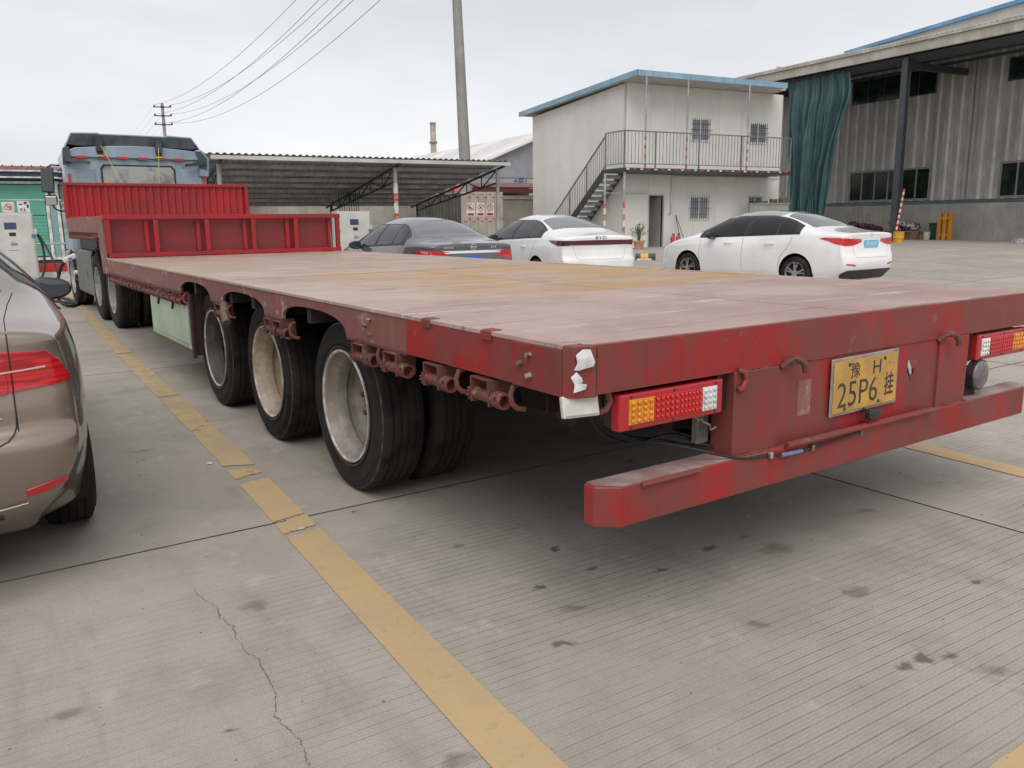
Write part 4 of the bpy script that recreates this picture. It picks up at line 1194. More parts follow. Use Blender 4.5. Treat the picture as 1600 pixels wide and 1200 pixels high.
class Car:
    def __init__(s, top, belt, width, rear, L=4.65, wb=2.7, yr=1.02, R=.32, capR=.13, m=3.0, tumble=.27, n=3.0, tuck=0):
        s.L, s.yr, s.yf, s.R = L, yr, yr + wb, R
        tp, bp_, wp = curve(top), curve(belt), curve(width)
        dz = curve(rear)
        M1, M2 = 52, 22
        def ring(y):
            w_, zb, zt = wp(y), bp_(y), tp(y)
            zt = max(zt, zb + .02)
            z0 = .19
            H_ = zb - z0
            low = catmull([(0, z0, 0), (.6 * w_, z0, 0), (.90 * w_, z0 + .012, 0), (.965 * w_, z0 + .13 * H_, 0), (.992 * w_, z0 + .32 * H_, 0), (1.0 * w_, z0 + .55 * H_, 0), (.998 * w_, z0 + .72 * H_, 0), (.985 * w_, z0 + .86 * H_, 0), (.955 * w_, zb, 0)], M1)
            pts = [(p[0], p[1]) for p in low]
            wsd = .955 * w_
            for k in range(1, M2 + 1):
                th = k / M2 * PI / 2
                hh = (zt - zb) * math.sin(th) ** (2 / n)
                x = wsd * max(0, math.cos(th)) ** (2 / n)
                x *= 1 - tumble * min(1, hh / .5)
                pts.append((x, zb + hh))
            return pts
        st = []
        ny = 78
        y0, y1 = capR, L - capR * 1.2
        for i in range(ny + 1): st.append((y0 + (y1 - y0) * i / ny, 1.0, y0 if i == 0 else None))
        rings = []
        zc = .66
        sl = [.02, .08, .15, .22, .29, .36, .43, .5, .57, .63, .69, .75, .80, .85, .89, .92, .945, .965, .98, .99, .996]
        for sc in sl:
            yy = capR - capR * (1 - sc ** m) ** (1 / m) if False else capR * (1 - (1 - sc ** m) ** (1 / m))
            yy = capR - capR * (1 - sc ** m) ** (1 / m)
            rings.append((yy, [(x * sc, zc + (z - zc) * sc) for x, z in ring(y0)]))
        for y, sc, _ in st: rings.append((y, ring(y)))
        for sc in reversed(sl):
            rings.append((y1 + capR * 1.2 * (1 - sc ** 2.6) ** (1 / 2.6), [(x * sc, .5 + (z - .5) * sc) for x, z in ring(y1)]))
        bm = bmesh.new()
        grid = []
        for y, pts in rings:
            row = []
            full = [(-x, z) for x, z in reversed(pts)] [0:-1] + [(x, z) for x, z in pts]
            # order: top centre (left) ... bottom centre ... top centre (right)
            for x, z in full:
                wt = 1 - ss(0.05, .75, y)
                yy = y + dz(z) * wt
                tk = 1 - tuck * ss(.64, .22, z) * ss(.80, .10, y)
                row.append(bm.verts.new((x * tk, yy, z)))
            grid.append(row)
        nn = len(grid[0])
        for i in range(len(grid) - 1):
            for k in range(nn - 1):
                bm.faces.new((grid[i][k], grid[i][k + 1], grid[i + 1][k + 1], grid[i + 1][k]))
        bm.faces.new(grid[0]); bm.faces.new(list(reversed(grid[-1])))
        bmesh.ops.remove_doubles(bm, verts=bm.verts, dist=.0006)
        bmesh.ops.recalc_face_normals(bm, faces=bm.faces)
        s.bvh = BVHTree.FromBMesh(bm)
        # wheel arches
        AR = R + .045
        for yc in (s.yr, s.yf):
            poly = [(yc + math.cos(2 * PI * k / 28) * AR, R + .01 + math.sin(2 * PI * k / 28) * AR) for k in range(28)]
            for k in range(28):
                a, b_ = poly[k], poly[(k + 1) % 28]
                if max(a[1], b_[1]) < .15: continue
                fs = [f for f in bm.faces if abs(f.calc_center_median().x) > .42 and abs(f.calc_center_median().y - yc) < AR + .12 and f.calc_center_median().z < R + AR + .12]
                es = {e for f in fs for e in f.edges}; vs = {v for f in fs for v in f.verts}
                nrm = Vector((0, -(b_[1] - a[1]), b_[0] - a[0]))
                bmesh.ops.bisect_plane(bm, geom=list(fs) + list(es) + list(vs), dist=1e-5, plane_co=(0, a[0], a[1]), plane_no=nrm)
            dl = [f for f in bm.faces if abs(f.calc_center_median().x) > .42 and pip((f.calc_center_median().y, f.calc_center_median().z), poly)]
            bmesh.ops.delete(bm, geom=dl, context='FACES')
        s.bm = bm
        s.wp = wp
    def hit(s, o, d):
        r_ = s.bvh.ray_cast(Vector(o), Vector(d).normalized())
        return (r_[0], r_[1]) if r_[0] is not None else (None, None)
    def proj(s, kind, sg, u, v):
        if kind == 'side': return s.hit((sg * 3, u, v), (-sg, 0, 0))
        if kind == 'rear': return s.hit((u, -3, v), (0, 1, 0))
        if kind == 'front': return s.hit((u, s.L + 3, v), (0, -1, 0))
        if kind == 'top': return s.hit((u, v, 4), (0, 0, -1))
        if kind == 'wrap':   # u: angle in degrees round the rear corner, v: height
            a = R_(u)
            px, py = .42, .75
            o = (sg * (px + 3 * math.sin(a)), py - 3 * math.cos(a), v)
            return s.hit(o, (-sg * math.sin(a), math.cos(a), 0))
    def patch(s, kind, sg, poly, name, m, parent, off=.003, lip=-.004, res=.035, rings=None, smooth=True):
        if kind == 'wrap': res_ = 2.0
        B = []
        n = len(poly)
        for i in range(n):
            a, b_ = poly[i], poly[(i + 1) % n]
            L = math.hypot((b_[0] - a[0]) * (.012 if kind == 'wrap' else 1), b_[1] - a[1])
            k = max(1, int(L / res))
            for j in range(k): B.append((a[0] + (b_[0] - a[0]) * j / k, a[1] + (b_[1] - a[1]) * j / k))
        c = (sum(p[0] for p in B) / len(B), sum(p[1] for p in B) / len(B))
        q = MB()
        first = True
        idx = []
        for sc in rings or (1.0, 1.0, .985, .93, .86, .78, .70, .6, .5, .4, .3, .2, .1):
            row = []
            for (u, v) in B:
                uu, vv = c[0] + (u - c[0]) * sc, c[1] + (v - c[1]) * sc
                p, nr = s.proj(kind, sg, uu, vv)
                if p is None: p, nr = Vector((0, 0, .5)), Vector((0, 0, 1))
                q.v.append(tuple(p + nr * (lip if first else off)))
                row.append(len(q.v) - 1)
            first = False
            idx.append(row)
        p, nr = s.proj(kind, sg, *c)
        q.v.append(tuple(p + nr * off))
        N = len(B)
        for i in range(len(idx) - 1):
            for k in range(N):
                q.f.append((idx[i][k], idx[i][(k + 1) % N], idx[i + 1][(k + 1) % N], idx[i + 1][k]))
        for k in range(N): q.f.append((idx[-1][k], idx[-1][(k + 1) % N], len(q.v) - 1))
        me = q.mesh(name, m)
        me.shade_smooth()
        return link(name, me, parent)
    def ribbon(s, kind, sg, pts, wd, name, m, parent, off=.0012, res=.03, thick=None, sub=True):
        P = []
        for a, b_ in zip(pts, pts[1:]):
            L = math.hypot((b_[0] - a[0]) * (.012 if kind == 'wrap' else 1), b_[1] - a[1])
            k = max(1, int(L / res))
            for j in range(k): P.append((a[0] + (b_[0] - a[0]) * j / k, a[1] + (b_[1] - a[1]) * j / k))
        P.append(pts[-1])
        H_ = [s.proj(kind, sg, *p) for p in P]
        H_ = [h for h in H_ if h[0] is not None]
        q = MB()
        for i, (p, nr) in enumerate(H_):
            t = (H_[min(i + 1, len(H_) - 1)][0] - H_[max(i - 1, 0)][0]).normalized()
            sd_ = nr.cross(t).normalized()
            q.v += [tuple(p + nr * off - sd_ * wd / 2), tuple(p + nr * off + sd_ * wd / 2)]
            if thick: q.v += [tuple(p + nr * (off + thick) - sd_ * wd / 3), tuple(p + nr * (off + thick) + sd_ * wd / 3)]
        w_ = 4 if thick else 2
        for i in range(len(H_) - 1):
            a, b_ = i * w_, (i + 1) * w_
            if thick:
                q.f += [(a, b_, b_ + 2, a + 2), (a + 2, b_ + 2, b_ + 3, a + 3), (a + 3, b_ + 3, b_ + 1, a + 1)]
            else: q.f.append((a, b_, b_ + 1, a + 1))
        return q.build(name, m, parent, smooth=True)

def round_poly(pts, r=.03, k=4):
    out_ = []
    n = len(pts)
    for i in range(n):
        p, a, b_ = Vector(pts[i]), Vector(pts[i - 1]), Vector(pts[(i + 1) % n])
        da, db = (a - p), (b_ - p)
        ra, rb = min(r, da.length * .45), min(r, db.length * .45)
        s0, s1 = p + da.normalized() * ra, p + db.normalized() * rb
        for j in range(k + 1):
            t = j / k
            out_.append(tuple((s0 * (1 - t) ** 2 + p * 2 * t * (1 - t) + s1 * t * t)))
    return out_

ALLOY = mat('alloy_silver', (0.50, 0.50, 0.51), 0.3, 0.8, col2=(0.3, 0.3, 0.3), amt=.3, scale=9)
WELL = mat('wheel_well_black', (0.012, 0.012, 0.012), 0.9)
CT = tyre_mesh('tyre', .318, .205, .205, RUBBER)
aq = MB()
aq.lathe([(.004, .214), (-.006, .217), (-.006, .208), (.012, .203), (.02, .195), (.16, .19)], 'x', 40)
for k in range(5):
    for dlt in (-.17, .17):
        t = 2 * PI * k / 5
        a = Vector((.0, math.cos(t + dlt * .6) * .045, math.sin(t + dlt * .6) * .045)); b_ = Vector((.014, math.cos(t + dlt) * .20, math.sin(t + dlt) * .20))
        aq.bar(a, b_, .026, .022, up=(1, 0, 0))
aq.lathe([(.03, .06), (-.004, .055), (-.010, .03), (-.011, .001)], 'x', 16)
AL = aq.mesh('rim', ALLOY, True)
BRK = MB().lathe([(.07, .001), (.07, .185), (.08, .19)], 'x', 24).mesh('wheel', mat('brake_dark', (0.03, 0.03, 0.032), .6, .3))

def sedan(name, label, loc, rz, paint, C, windows, lamps, group=None, glass=GLASSD, roofglass=False, handles=(1.62, 2.62, .86), mir=(3.02, .99), chrome=False, mirror_m=None):
    t = empty(name, loc, rz, label, 'car', group)
    me = bpy.data.meshes.new('body')
    C.bm.to_mesh(me)
    me.materials.append(paint)
    me.shade_smooth()
    body = link('body', me, t)
    for yc in (C.yr, C.yf):
        for s in (-1, 1):
            q = MB()
            A = C.R + .05
            P0 = [(yc + math.cos(R_(a)) * A, C.R + .01 + math.sin(R_(a)) * A) for a in range(-20, 201, 10)]
            P1 = [(yc + math.cos(R_(a)) * (A + .01), C.R + .01 + math.sin(R_(a)) * (A + .01)) for a in range(200, -21, -10)]
            xa, xb = sorted((s * .55, s * (C.wp(yc) * .955)))
            q.prism(P0 + P1, 'x', xa, xb)
            xa, xb = sorted((s * .53, s * .56))
            q.prism(P0, 'x', xa, xb)
            q.build('wheel_arch', WELL, body)
            hub = link('wheel', BRK, t, loc=(s * (C.wp(yc) - .012), yc, .318), rot=(.4 * yc, 0, 0 if s < 0 else PI))
            link('tyre', CT, hub); link('rim', AL, hub)
    for s in (-1, 1):
        tr = windows['trim']
        C.patch('side', s, tr, 'window_trim', BLACKP, body, off=.006)
        for poly in windows['panes']:
            C.patch('side', s, round_poly(poly, .03), 'side_window', glass, body, off=.0105, lip=.004)
        if chrome:
            n_ = len(tr)
            C.ribbon('side', s, windows['chrome'], .016, 'window_chrome', CHROME, body, off=.006, thick=.005)
        for ln in windows['gaps']:
            C.ribbon('side', s, ln, .007, 'shut_line', GAP, body, off=.0008)
        y1, y2, zh = handles
        for y in (y1, y2):
            p, nr = C.proj('side', s, y, zh)
            q = MB().tube([p + nr * .004 + Vector((0, -.10, 0)), p + nr * .03 + Vector((0, -.085, 0)), p + nr * .034, p + nr * .03 + Vector((0, .085, 0)), p + nr * .004 + Vector((0, .10, 0))], .011, 8)
            q.build('door_handle', CHROME if chrome else paint, body, smooth=True)
        # door mirror: stalk, shell and glass facing back
        y, z = mir
        p, nr = C.proj('side', s, y, z - .03)
        sh = MB()
        b0 = p + Vector((s * .12, -.02, .045))
        sh.ball((0, 0, 0), 1.0, 20, 12)
        vs = []
        for v in sh.v:
            v = Vector(v)
            x_ = math.copysign(abs(v.x) ** .75, v.x) * .118
            z_ = math.copysign(abs(v.z) ** .8, v.z) * (.075 - .018 * s * v.x)
            y_ = v.y * (.11 if v.y > 0 else .028)
            vs.append((b0.x + x_, b0.y + y_, b0.z + z_))
        sh.v = vs
        ms = sh.build('mirror_shell', mirror_m or paint, body, smooth='all')
        mg = MB()
        N = 24
        ringp = []
        for k in range(N):
            a = 2 * PI * k / N
            ringp.append((b0.x + math.copysign(abs(math.cos(a)) ** .7, math.cos(a)) * .100, b0.y - .0275, b0.z + math.copysign(abs(math.sin(a)) ** .75, math.sin(a)) * (.058 - .014 * s * math.cos(a))))
        mg.v = ringp + [(b0.x, b0.y - .031, b0.z)]
        for k in range(N): mg.f.append((k, (k + 1) % N, N))
        mg.build('mirror_glass', MIRRORG, ms, smooth='all')
        MB().bar(p + Vector((-s * .02, 0, -.01)), b0 + Vector((-s * .03, .03, -.045)), .05, .03).build('mirror_stalk', BLACKP, ms, bevel=.006)
    C.patch('top', 1, windows['rear'], 'rear_screen', GLASSR, body, off=.003, res=.05)
    C.patch('top', 1, windows['front'], 'windscreen', GLASSD, body, off=.003, res=.05)
    for kind, sg, poly, nm, m in lamps.get('patches', ()):
        C.patch(kind, sg, poly, nm, m, body, off=.005, lip=-.003)
    for kind, sg, pts, wd, nm, m in lamps.get('lines', ()):
        C.ribbon(kind, sg, pts, wd if m is not GAP else wd * .5, nm, m, body, off=(.0058 if (kind == 'rear' and wd > .008) else .0015) if m is GAP else .006, thick=None if m is GAP else .003)
    C.bm.free()
    return t, body

TOPS = [(0, 1.03), (.10, 1.055), (.30, 1.085), (.55, 1.115), (.80, 1.17), (1.10, 1.295), (1.45, 1.42), (1.85, 1.475), (2.25, 1.49), (2.6, 1.472), (2.95, 1.39), (3.35, 1.19), (3.65, 1.055), (4.0, .97), (4.35, .87), (4.65, .70)]
BELT = [(0, .985), (.12, 1.00), (.5, 1.015), (1.1, 1.005), (2.2, .965), (3.2, .93), (3.7, .92), (4.1, .86), (4.4, .76), (4.65, .62)]
WID = [(0, .78), (.13, .80), (.35, .845), (.7, .885), (1.1, .90), (2.5, .90), (3.5, .895), (4.0, .87), (4.4, .80), (4.65, .70)]
REAR = [(.19, .17), (.28, .10), (.36, .035), (.46, .005), (.56, -.008), (.635, -.010), (.665, .004), (.69, .032), (.76, .040), (.86, .05), (.95, .045), (1.03, .015), (1.06, .0), (1.12, .0), (1.5, .0)]
def dlo(yb, yf, tp_, bp_, dt=.085, db=.028, n=16, tail=.0):
    f, g_ = curve(tp_), curve(bp_)
    lo, hi = [], []
    for k in range(n + 1):
        y = yb + (yf - yb) * k / n
        lo.append((y, g_(y) + db))
        hi.append((y, max(g_(y) + db + .002, min(f(y) - dt, 1.385))))
    return lo + list(reversed(hi))
def pane(y0, y1, tp_, bp_, dt=.11, db=.05, s0=0, s1=0, n=8):
    f, g_ = curve(tp_), curve(bp_)
    lo, hi = [], []
    for k in range(n + 1):
        t = k / n
        ya, yb = y0 + (y1 - y0) * t, (y0 + s0) + ((y1 + s1) - (y0 + s0)) * t
        lo.append((ya, g_(ya) + db))
        hi.append((yb, max(g_(yb) + db + .006, min(f(yb) - dt, 1.36))))
    return lo + list(reversed(hi))
def windows_for(tp_, bp_, yb=.98, yf=3.42, qtr=True, ch=False):
    W_ = {}
    W_['trim'] = dlo(yb, yf, tp_, bp_)
    W_['panes'] = [pane(2.30, yf - .13, tp_, bp_, s0=-.06, s1=-.06), pane(1.50, 2.22, tp_, bp_, s0=.03, s1=-.06), pane(yb + .12, 1.46, tp_, bp_, s0=.05, s1=.03)]
    W_['gaps'] = [[(2.27, .30), (2.28, .6), (2.27, .98)], [(3.36, .36), (3.40, .6), (3.38, .93)], [(1.42, .42), (1.36, .62), (1.22, .78), (1.14, .92), (1.13, 1.0)], [(1.42, .25), (3.34, .25)]]
    f = curve(tp_)
    W_['rear'] = round_poly([(-.63, .80), (-.3, .77), (0, .765), (.3, .77), (.63, .80), (.56, 1.2), (.50, 1.50), (.25, 1.54), (0, 1.55), (-.25, 1.54), (-.50, 1.50), (-.56, 1.2)], .05)
    W_['front'] = round_poly([(-.56, 2.90), (0, 2.83), (.56, 2.90), (.63, 3.25), (.68, 3.56), (.35, 3.64), (0, 3.67), (-.35, 3.64), (-.68, 3.56), (-.63, 3.25)], .05)
    W_['chrome'] = dlo(yb, yf, tp_, bp_)[:17]
    return W_
WHITEP = mat('white_car_paint', (0.80, 0.80, 0.80), 0.28, coat=1.0, col2=(0.77, 0.77, 0.77), amt=.4, scale=1.5)
GREYP = mat('grey_car_paint', (0.095, 0.092, 0.098), 0.30, 0.35, coat=1.0, col2=(0.105, 0.102, 0.108), amt=.5, scale=1.2)
TANP = mat('champagne_car_paint', (0.255, 0.207, 0.163), 0.32, 0.55, coat=.8, col2=(0.245, 0.198, 0.155), amt=.5, scale=1.2)
BLUEPL = mat('light_blue_plate', (0.12, 0.42, 0.66), 0.45, col2=(0.2, 0.5, 0.68), amt=.3, scale=9)
PLW = mat('plate_white_ink', (0.7, 0.75, 0.78), 0.5)
LAMPD = mat('dark_red_lamp', (0.095, 0.012, 0.03), 0.12, coat=1.0)

# beige sedan close on the left
C1 = Car(TOPS, BELT, WID, [(.19, .30), (.27, .20), (.34, .10), (.40, .04), (.47, .005), (.56, -.018), (.622, -.022), (.645, -.014), (.668, .016), (.69, .034), (.76, .038), (.86, .05), (.95, .045), (1.03, .015), (1.06, .0), (1.12, .0), (1.5, .0)], tuck=.16)
def both(kind, poly, nm, m):
    return [(kind, 1, poly, nm, m), (kind, -1, poly if kind in ('wrap', 'side') else [(-u, v) for u, v in poly], nm, m)]
lamps = {'patches': [], 'lines': []}
lo_ = [(-9.5, .815), (0, .815), (12, .82), (22, .829), (31.5, .842), (30.8, .875), (28.2, .925), (24.6, .966), (14, .972), (0, .962), (-9.5, .955)]
lamps['patches'] += both('wrap', round_poly(lo_, .6, 2) if False else [(u / .012, v) for u, v in round_poly([(u * .012, v) for u, v in lo_], .012, 3)], 'tail_lamp', LAMPF)
lamps['patches'] += both('rear', round_poly([(.60, .425), (.69, .440), (.742, .458), (.738, .484), (.68, .474), (.598, .457)], .008), 'rear_reflector', LAMPR)
lamps['patches'] += both('rear', round_poly([(.14, .815), (.585, .815), (.585, .955), (.20, .93)], .02), 'lid_lamp', LAMPF)
lamps['lines'] += [('rear', 1, [(.60, 1.035), (.60, .86), (.599, .74), (.596, .70), (.585, .672), (.562, .652), (.53, .642), (.48, .638), (0, .634), (-.48, .638), (-.53, .642), (-.562, .652), (-.585, .672), (-.596, .70), (-.599, .74), (-.60, .86), (-.60, 1.035)], .0082, 'shut_line', GAP)]
lamps['lines'] += [('top', 1, [(.60, .05), (.605, .3), (.63, .6), (.66, .82)], .007, 'shut_line', GAP), ('top', 1, [(-.60, .05), (-.605, .3), (-.63, .6), (-.66, .82)], .007, 'shut_line', GAP)]
for s in (-1, 1):
    lamps['lines'] += [('wrap', s, [(-2, .890), (10, .896), (24, .906)], .007, 'lamp_strip', mat('pale_lamp_strip', (0.62, 0.42, 0.38), .3)), ('wrap', s, [(-12, .866), (-5, .868)], .014, 'lamp_strip', mat('pale_lamp_strip', (0.6, 0.4, 0.35), .3))]
    lamps['lines'] += [('rear', 1, [(s * x, z) for x, z in ((.05, .378), (.3, .381), (.5, .392), (.60, .402))], .007, 'bumper_trim', mat('satin_trim', (0.5, 0.47, 0.4), .3, .8))]
    lamps['lines'] += [('wrap', s, [(2, .60), (20, .605), (36, .625), (48, .655)], .004, 'shut_line', GAP)] if False else []
    lamps['lines'] += [('wrap', s, [(42, .875), (52, .76), (60, .70), (70, .69)], .005, 'shut_line', GAP)]
    lamps['lines'] += [('rear', 1, [(s * x, z) for x, z in ((0, .33), (.40, .335), (.52, .345))], .02, 'exhaust_trim', STEELD)]
cr_, cb_ = sedan('beige_sedan', 'champagne beige sedan cut off by the left edge, its rear lamp nearest to the viewer', (-3.545, 1.46, 0), R_(-1.0), TANP, C1, windows_for(TOPS, BELT, yb=1.02), lamps, chrome=True, mirror_m=BLACKP)
p, nr = C1.proj('rear', 1, .47, .745)
text('badge_text', 'R', .05, CHROME, cb_, (.535, p.y - .004, .748), (PI / 2, 0, R_(8)), 1.5, .002)
MB().lathe([(0, .055), (-.006, .055), (-.006, .046), (0, .046)], 'y', 24, (0, C1.proj('rear', 1, 0, .90)[0].y - .002, .90)).build('badge', CHROME, cb_)

# white sedan on the right
TOPW = [(0, 1.00), (.08, 1.06), (.28, 1.085), (.5, 1.115), (.72, 1.165), (1.05, 1.305), (1.45, 1.425), (1.9, 1.475), (2.3, 1.488), (2.65, 1.465), (3.0, 1.375), (3.4, 1.18), (3.7, 1.045), (4.05, .965), (4.4, .87), (4.68, .70)]
C2 = Car(TOPW, BELT, WID, [(.19, .18), (.30, .10), (.40, .02), (.52, .0), (.62, .01), (.72, .04), (.85, .055), (.98, .04), (1.05, .0), (1.08, -.02), (1.13, -.01), (1.5, 0)], L=4.68, wb=2.70)
lamps = {'patches': [], 'lines': []}
lamps['patches'] += both('wrap', [(-10, .90), (2, .86), (14, .835), (26, .83), (38, .87), (48, .92), (66, .965), (56, .985), (38, .985), (18, .965), (2, .955), (-10, .95)], 'tail_lamp', LAMPR)
lamps['patches'] += both('wrap', [(30, .965), (52, .968), (46, .980), (30, .978)], 'lamp_strip', mat('amber_grey_lens', (0.55, 0.25, 0.16), .3, coat=.5))
lamps['patches'] += both('rear', [(.50, .47), (.74, .50), (.73, .52), (.52, .50)], 'rear_reflector', LAMPR)
lamps['patches'] += [('rear', 1, round_poly([(-.68, .22), (.68, .22), (.78, .33), (.70, .40), (-.70, .40), (-.78, .33)], .04), 'bumper_skirt', mat('dark_bumper_skirt', (0.035, 0.035, 0.035), .5))]
lamps['patches'] += [('rear', 1, [(-.60, .965), (.60, .965), (.58, .985), (-.58, .985)], 'lid_chrome', CHROME)]
lamps['patches'] += [('top', 1, round_poly([(-.5, 1.62), (.5, 1.62), (.53, 2.75), (-.53, 2.75)], .08), 'glass_roof', mat('grey_roof_glass', (0.24, 0.245, 0.25), 0.08, coat=1.0))]
lamps['lines'] += [('rear', 1, [(.56, 1.05), (.55, .80), (.52, .66), (.46, .62), (-.46, .62), (-.52, .66), (-.55, .80), (-.56, 1.05)], .007, 'shut_line', GAP)]
wr_, wb_ = sedan('white_sedan', 'white sedan with red tail lamps and a light blue plate, standing alone at the right', (10.90, 6.88, gh(11.2, 8.5)), R_(.9), WHITEP, C2, windows_for(TOPW, BELT), lamps, 'white sedans in the yard', mirror_m=BLACKP)
py = C2.proj('rear', 1, 0, .86)[0].y
pl = MB().box(-.22, .22, py - .016, py - .004, .79, .93).build('number_plate', BLUEPL, wb_, bevel=.004)
text('plate_text', '粤L45105', .105, PLW, pl, (0, py - .017, .86), (PI / 2, 0, 0), .82, .0005)
q = MB().lathe([(0, .035), (-.004, .035), (-.004, .028), (0, .028)], 'y', 16, (0, C2.proj('rear', 1, 0, 1.02)[0].y - .002, 1.02))
q.build('badge', CHROME, wb_)

# white electric sedan with a full-width lamp bar
TOPB = [(0, 1.02), (.08, 1.07), (.25, 1.10), (.45, 1.135), (.65, 1.185), (1.0, 1.30), (1.5, 1.43), (2.0, 1.485), (2.4, 1.495), (2.75, 1.465), (3.1, 1.37), (3.5, 1.17), (3.8, 1.04), (4.15, .96), (4.5, .86), (4.76, .70)]
C3 = Car(TOPB, BELT, WID, [(.19, .16), (.30, .08), (.40, .01), (.50, .0), (.60, .0), (.70, .04), (.82, .055), (.92, .04), (1.0, .0), (1.08, -.03), (1.14, -.01), (1.5, 0)], L=4.76, wb=2.72, yr=1.05)
lamps = {'patches': [], 'lines': []}
lamps['patches'] += [('rear', 1, [(-.74, .905), (-.3, .90), (.3, .90), (.74, .905), (.76, .985), (.3, .992), (-.3, .992), (-.76, .985)], 'lamp_bar', LAMPD)]
lamps['patches'] += both('wrap', [(14, .905), (28, .89), (40, .895), (54, .935), (68, .99), (50, .995), (34, .99), (14, .988)], 'tail_lamp', LAMPD)
lamps['patches'] += both('rear', round_poly([(.44, .24), (.64, .25), (.60, .34), (.50, .34)], .02), 'bumper_vent', BLACKP)
lamps['patches'] += [('rear', 1, round_poly([(-.42, .22), (.42, .22), (.46, .30), (-.46, .30)], .03), 'bumper_skirt', BLACKP)]
lamps['lines'] += [('rear', 1, [(.60, .91), (.52, .66), (.44, .63), (-.44, .63), (-.52, .66), (-.60, .91)], .007, 'shut_line', GAP)]
br_, bb_ = sedan('white_sedan', 'white electric sedan with a dark full-width lamp bar and letters BYD on its tail', (7.26, 10.22, gh(7.3, 11.5)), R_(-9.5), WHITEP, C3, windows_for(TOPB, BELT, yb=.90), lamps, 'white sedans in the yard', mirror_m=BLACKP)
py = C3.proj('rear', 1, 0, 1.035)[0].y
text('badge_text', 'BYD', .075, mat('dark_chrome', (0.18, 0.18, 0.19), .3, .8), bb_, (0, py - .004, 1.035), (PI / 2 - .1, 0, 0), 1.7, .003, space=1.1)

# dark grey sedan
TOPG = [(0, 1.02), (.10, 1.06), (.3, 1.09), (.55, 1.12), (.78, 1.18), (1.08, 1.315), (1.45, 1.445), (1.85, 1.50), (2.25, 1.515), (2.6, 1.495), (2.95, 1.40), (3.35, 1.20), (3.65, 1.07), (4.0, .98), (4.35, .88), (4.64, .72)]
C4 = Car(TOPG, BELT, WID, REAR, L=4.64)
lamps = {'patches': [], 'lines': []}
lamps['patches'] += both('wrap', [(2, .885), (10, .83), (22, .80), (38, .82), (50, .90), (62, .955), (46, .965), (28, .955), (12, .94), (2, .93)], 'tail_lamp', LAMPR)
lamps['patches'] += both('wrap', [(24, .90), (38, .905), (48, .945), (34, .945)], 'lamp_strip', mat('pink_clear_lens', (0.75, 0.45, 0.42), .25, coat=.5))
lamps['patches'] += [('rear', 1, [(-.52, .905), (.52, .905), (.54, .945), (-.54, .945)], 'lid_chrome', CHROME)]
lamps['patches'] += [('rear', 1, round_poly([(-.13, .73), (.13, .73), (.13, .86), (-.13, .86)], .01), 'number_plate', mat('deep_blue_plate', (.03, .1, .42), .4))]
lamps['lines'] += [('rear', 1, [(.60, 1.0), (.56, .72), (.50, .66), (-.50, .66), (-.56, .72), (-.60, 1.0)], .007, 'shut_line', GAP)]
gr_, gb_ = sedan('grey_sedan', 'dark grey metallic sedan with pale rear screen, parked between the charger and the white cars', (4.10, 9.71, 0.0), R_(-3.3), GREYP, C4, windows_for(TOPG, BELT), lamps, mirror_m=BLACKP)
py = C4.proj('rear', 1, 0, 1.005)[0].y
MB().lathe([(0, .05), (-.008, .05), (-.008, .036), (0, .036)], 'y', 24, (0, py - .003, 1.005)).box(-.065, .065, py - .011, py - .003, .994, 1.016).build('badge', CHROME, gb_)
for x, L in ((-.44, .20), (.40, .13)):
    py = C4.proj('rear', 1, x, 1.0)[0].y
    for k in range(int(L / .035)):
        MB().box(x - L / 2 + k * .036, x - L / 2 + k * .036 + .024, py - .008, py + .004, .985, 1.012).build('badge_letter', CHROME, gb_)

# ------------------------------------------------------------------ buildings
PANELW = mat('cream_sandwich_panel', (0.69, 0.68, 0.64), 0.5, drift=.03, col2=(0.66, 0.65, 0.61), amt=0.4, scale=0.7, streak=0.12, streakcol=(0.58, 0.565, 0.53), vary=0.035, bump=0.03, bscale=12)
BLUEF = mat('sky_blue_fascia', (0.26, 0.42, 0.54), 0.45, col2=(0.21, 0.35, 0.45), amt=0.5, scale=1.5, streak=.2, streakcol=(.18, .28, .35))
SOFFIT = mat('white_soffit', (0.52, 0.52, 0.50), 0.6, col2=(0.45, 0.44, 0.42), amt=.4, scale=1.0)
DARKST = mat('dark_green_steel', (0.026, 0.034, 0.032), 0.5, col2=(0.05, 0.05, 0.045), amt=.4, scale=4)
RAILM = mat('grey_rail_steel', (0.19, 0.195, 0.19), 0.5, col2=(0.14, 0.14, 0.135), amt=.4, scale=5)
GALV = mat('galvanised_steel', (0.40, 0.41, 0.42), 0.45, 0.3, col2=(0.30, 0.30, 0.30), amt=.5, scale=3)
GLASSB = mat('dim_window_glass', (0.21, 0.25, 0.285), 0.12, coat=0.3, col2=(0.30, 0.32, 0.33), amt=.5, scale=2)
GLASSW = mat('dark_warehouse_glass', (0.010, 0.014, 0.013), 0.14, col2=(0.02, 0.035, 0.022), amt=.4, scale=1.5, spec=.3)
BARS = mat('black_window_bars', (0.015, 0.016, 0.018), 0.5)
RIBW = mat('grey_ribbed_cladding', (0.38, 0.375, 0.355), 0.5, col2=(0.31, 0.305, 0.285), amt=0.5, scale=0.8, streak=0.45, streakcol=(0.23, 0.225, 0.205), sscale=6.0, sz=.012, vary=0.16)
CREAM = mat('cream_gutter', (0.50, 0.48, 0.42), 0.55, col2=(0.40, 0.37, 0.31), amt=0.5, scale=0.9, streak=0.3, streakcol=(0.28, 0.25, 0.2))
PLAST = mat('stained_grey_render', (0.37, 0.37, 0.33), 0.85, col2=(0.31, 0.31, 0.275), amt=0.6, scale=0.9, streak=0.5, streakcol=(0.21, 0.21, 0.18), bump=0.15, bscale=10)
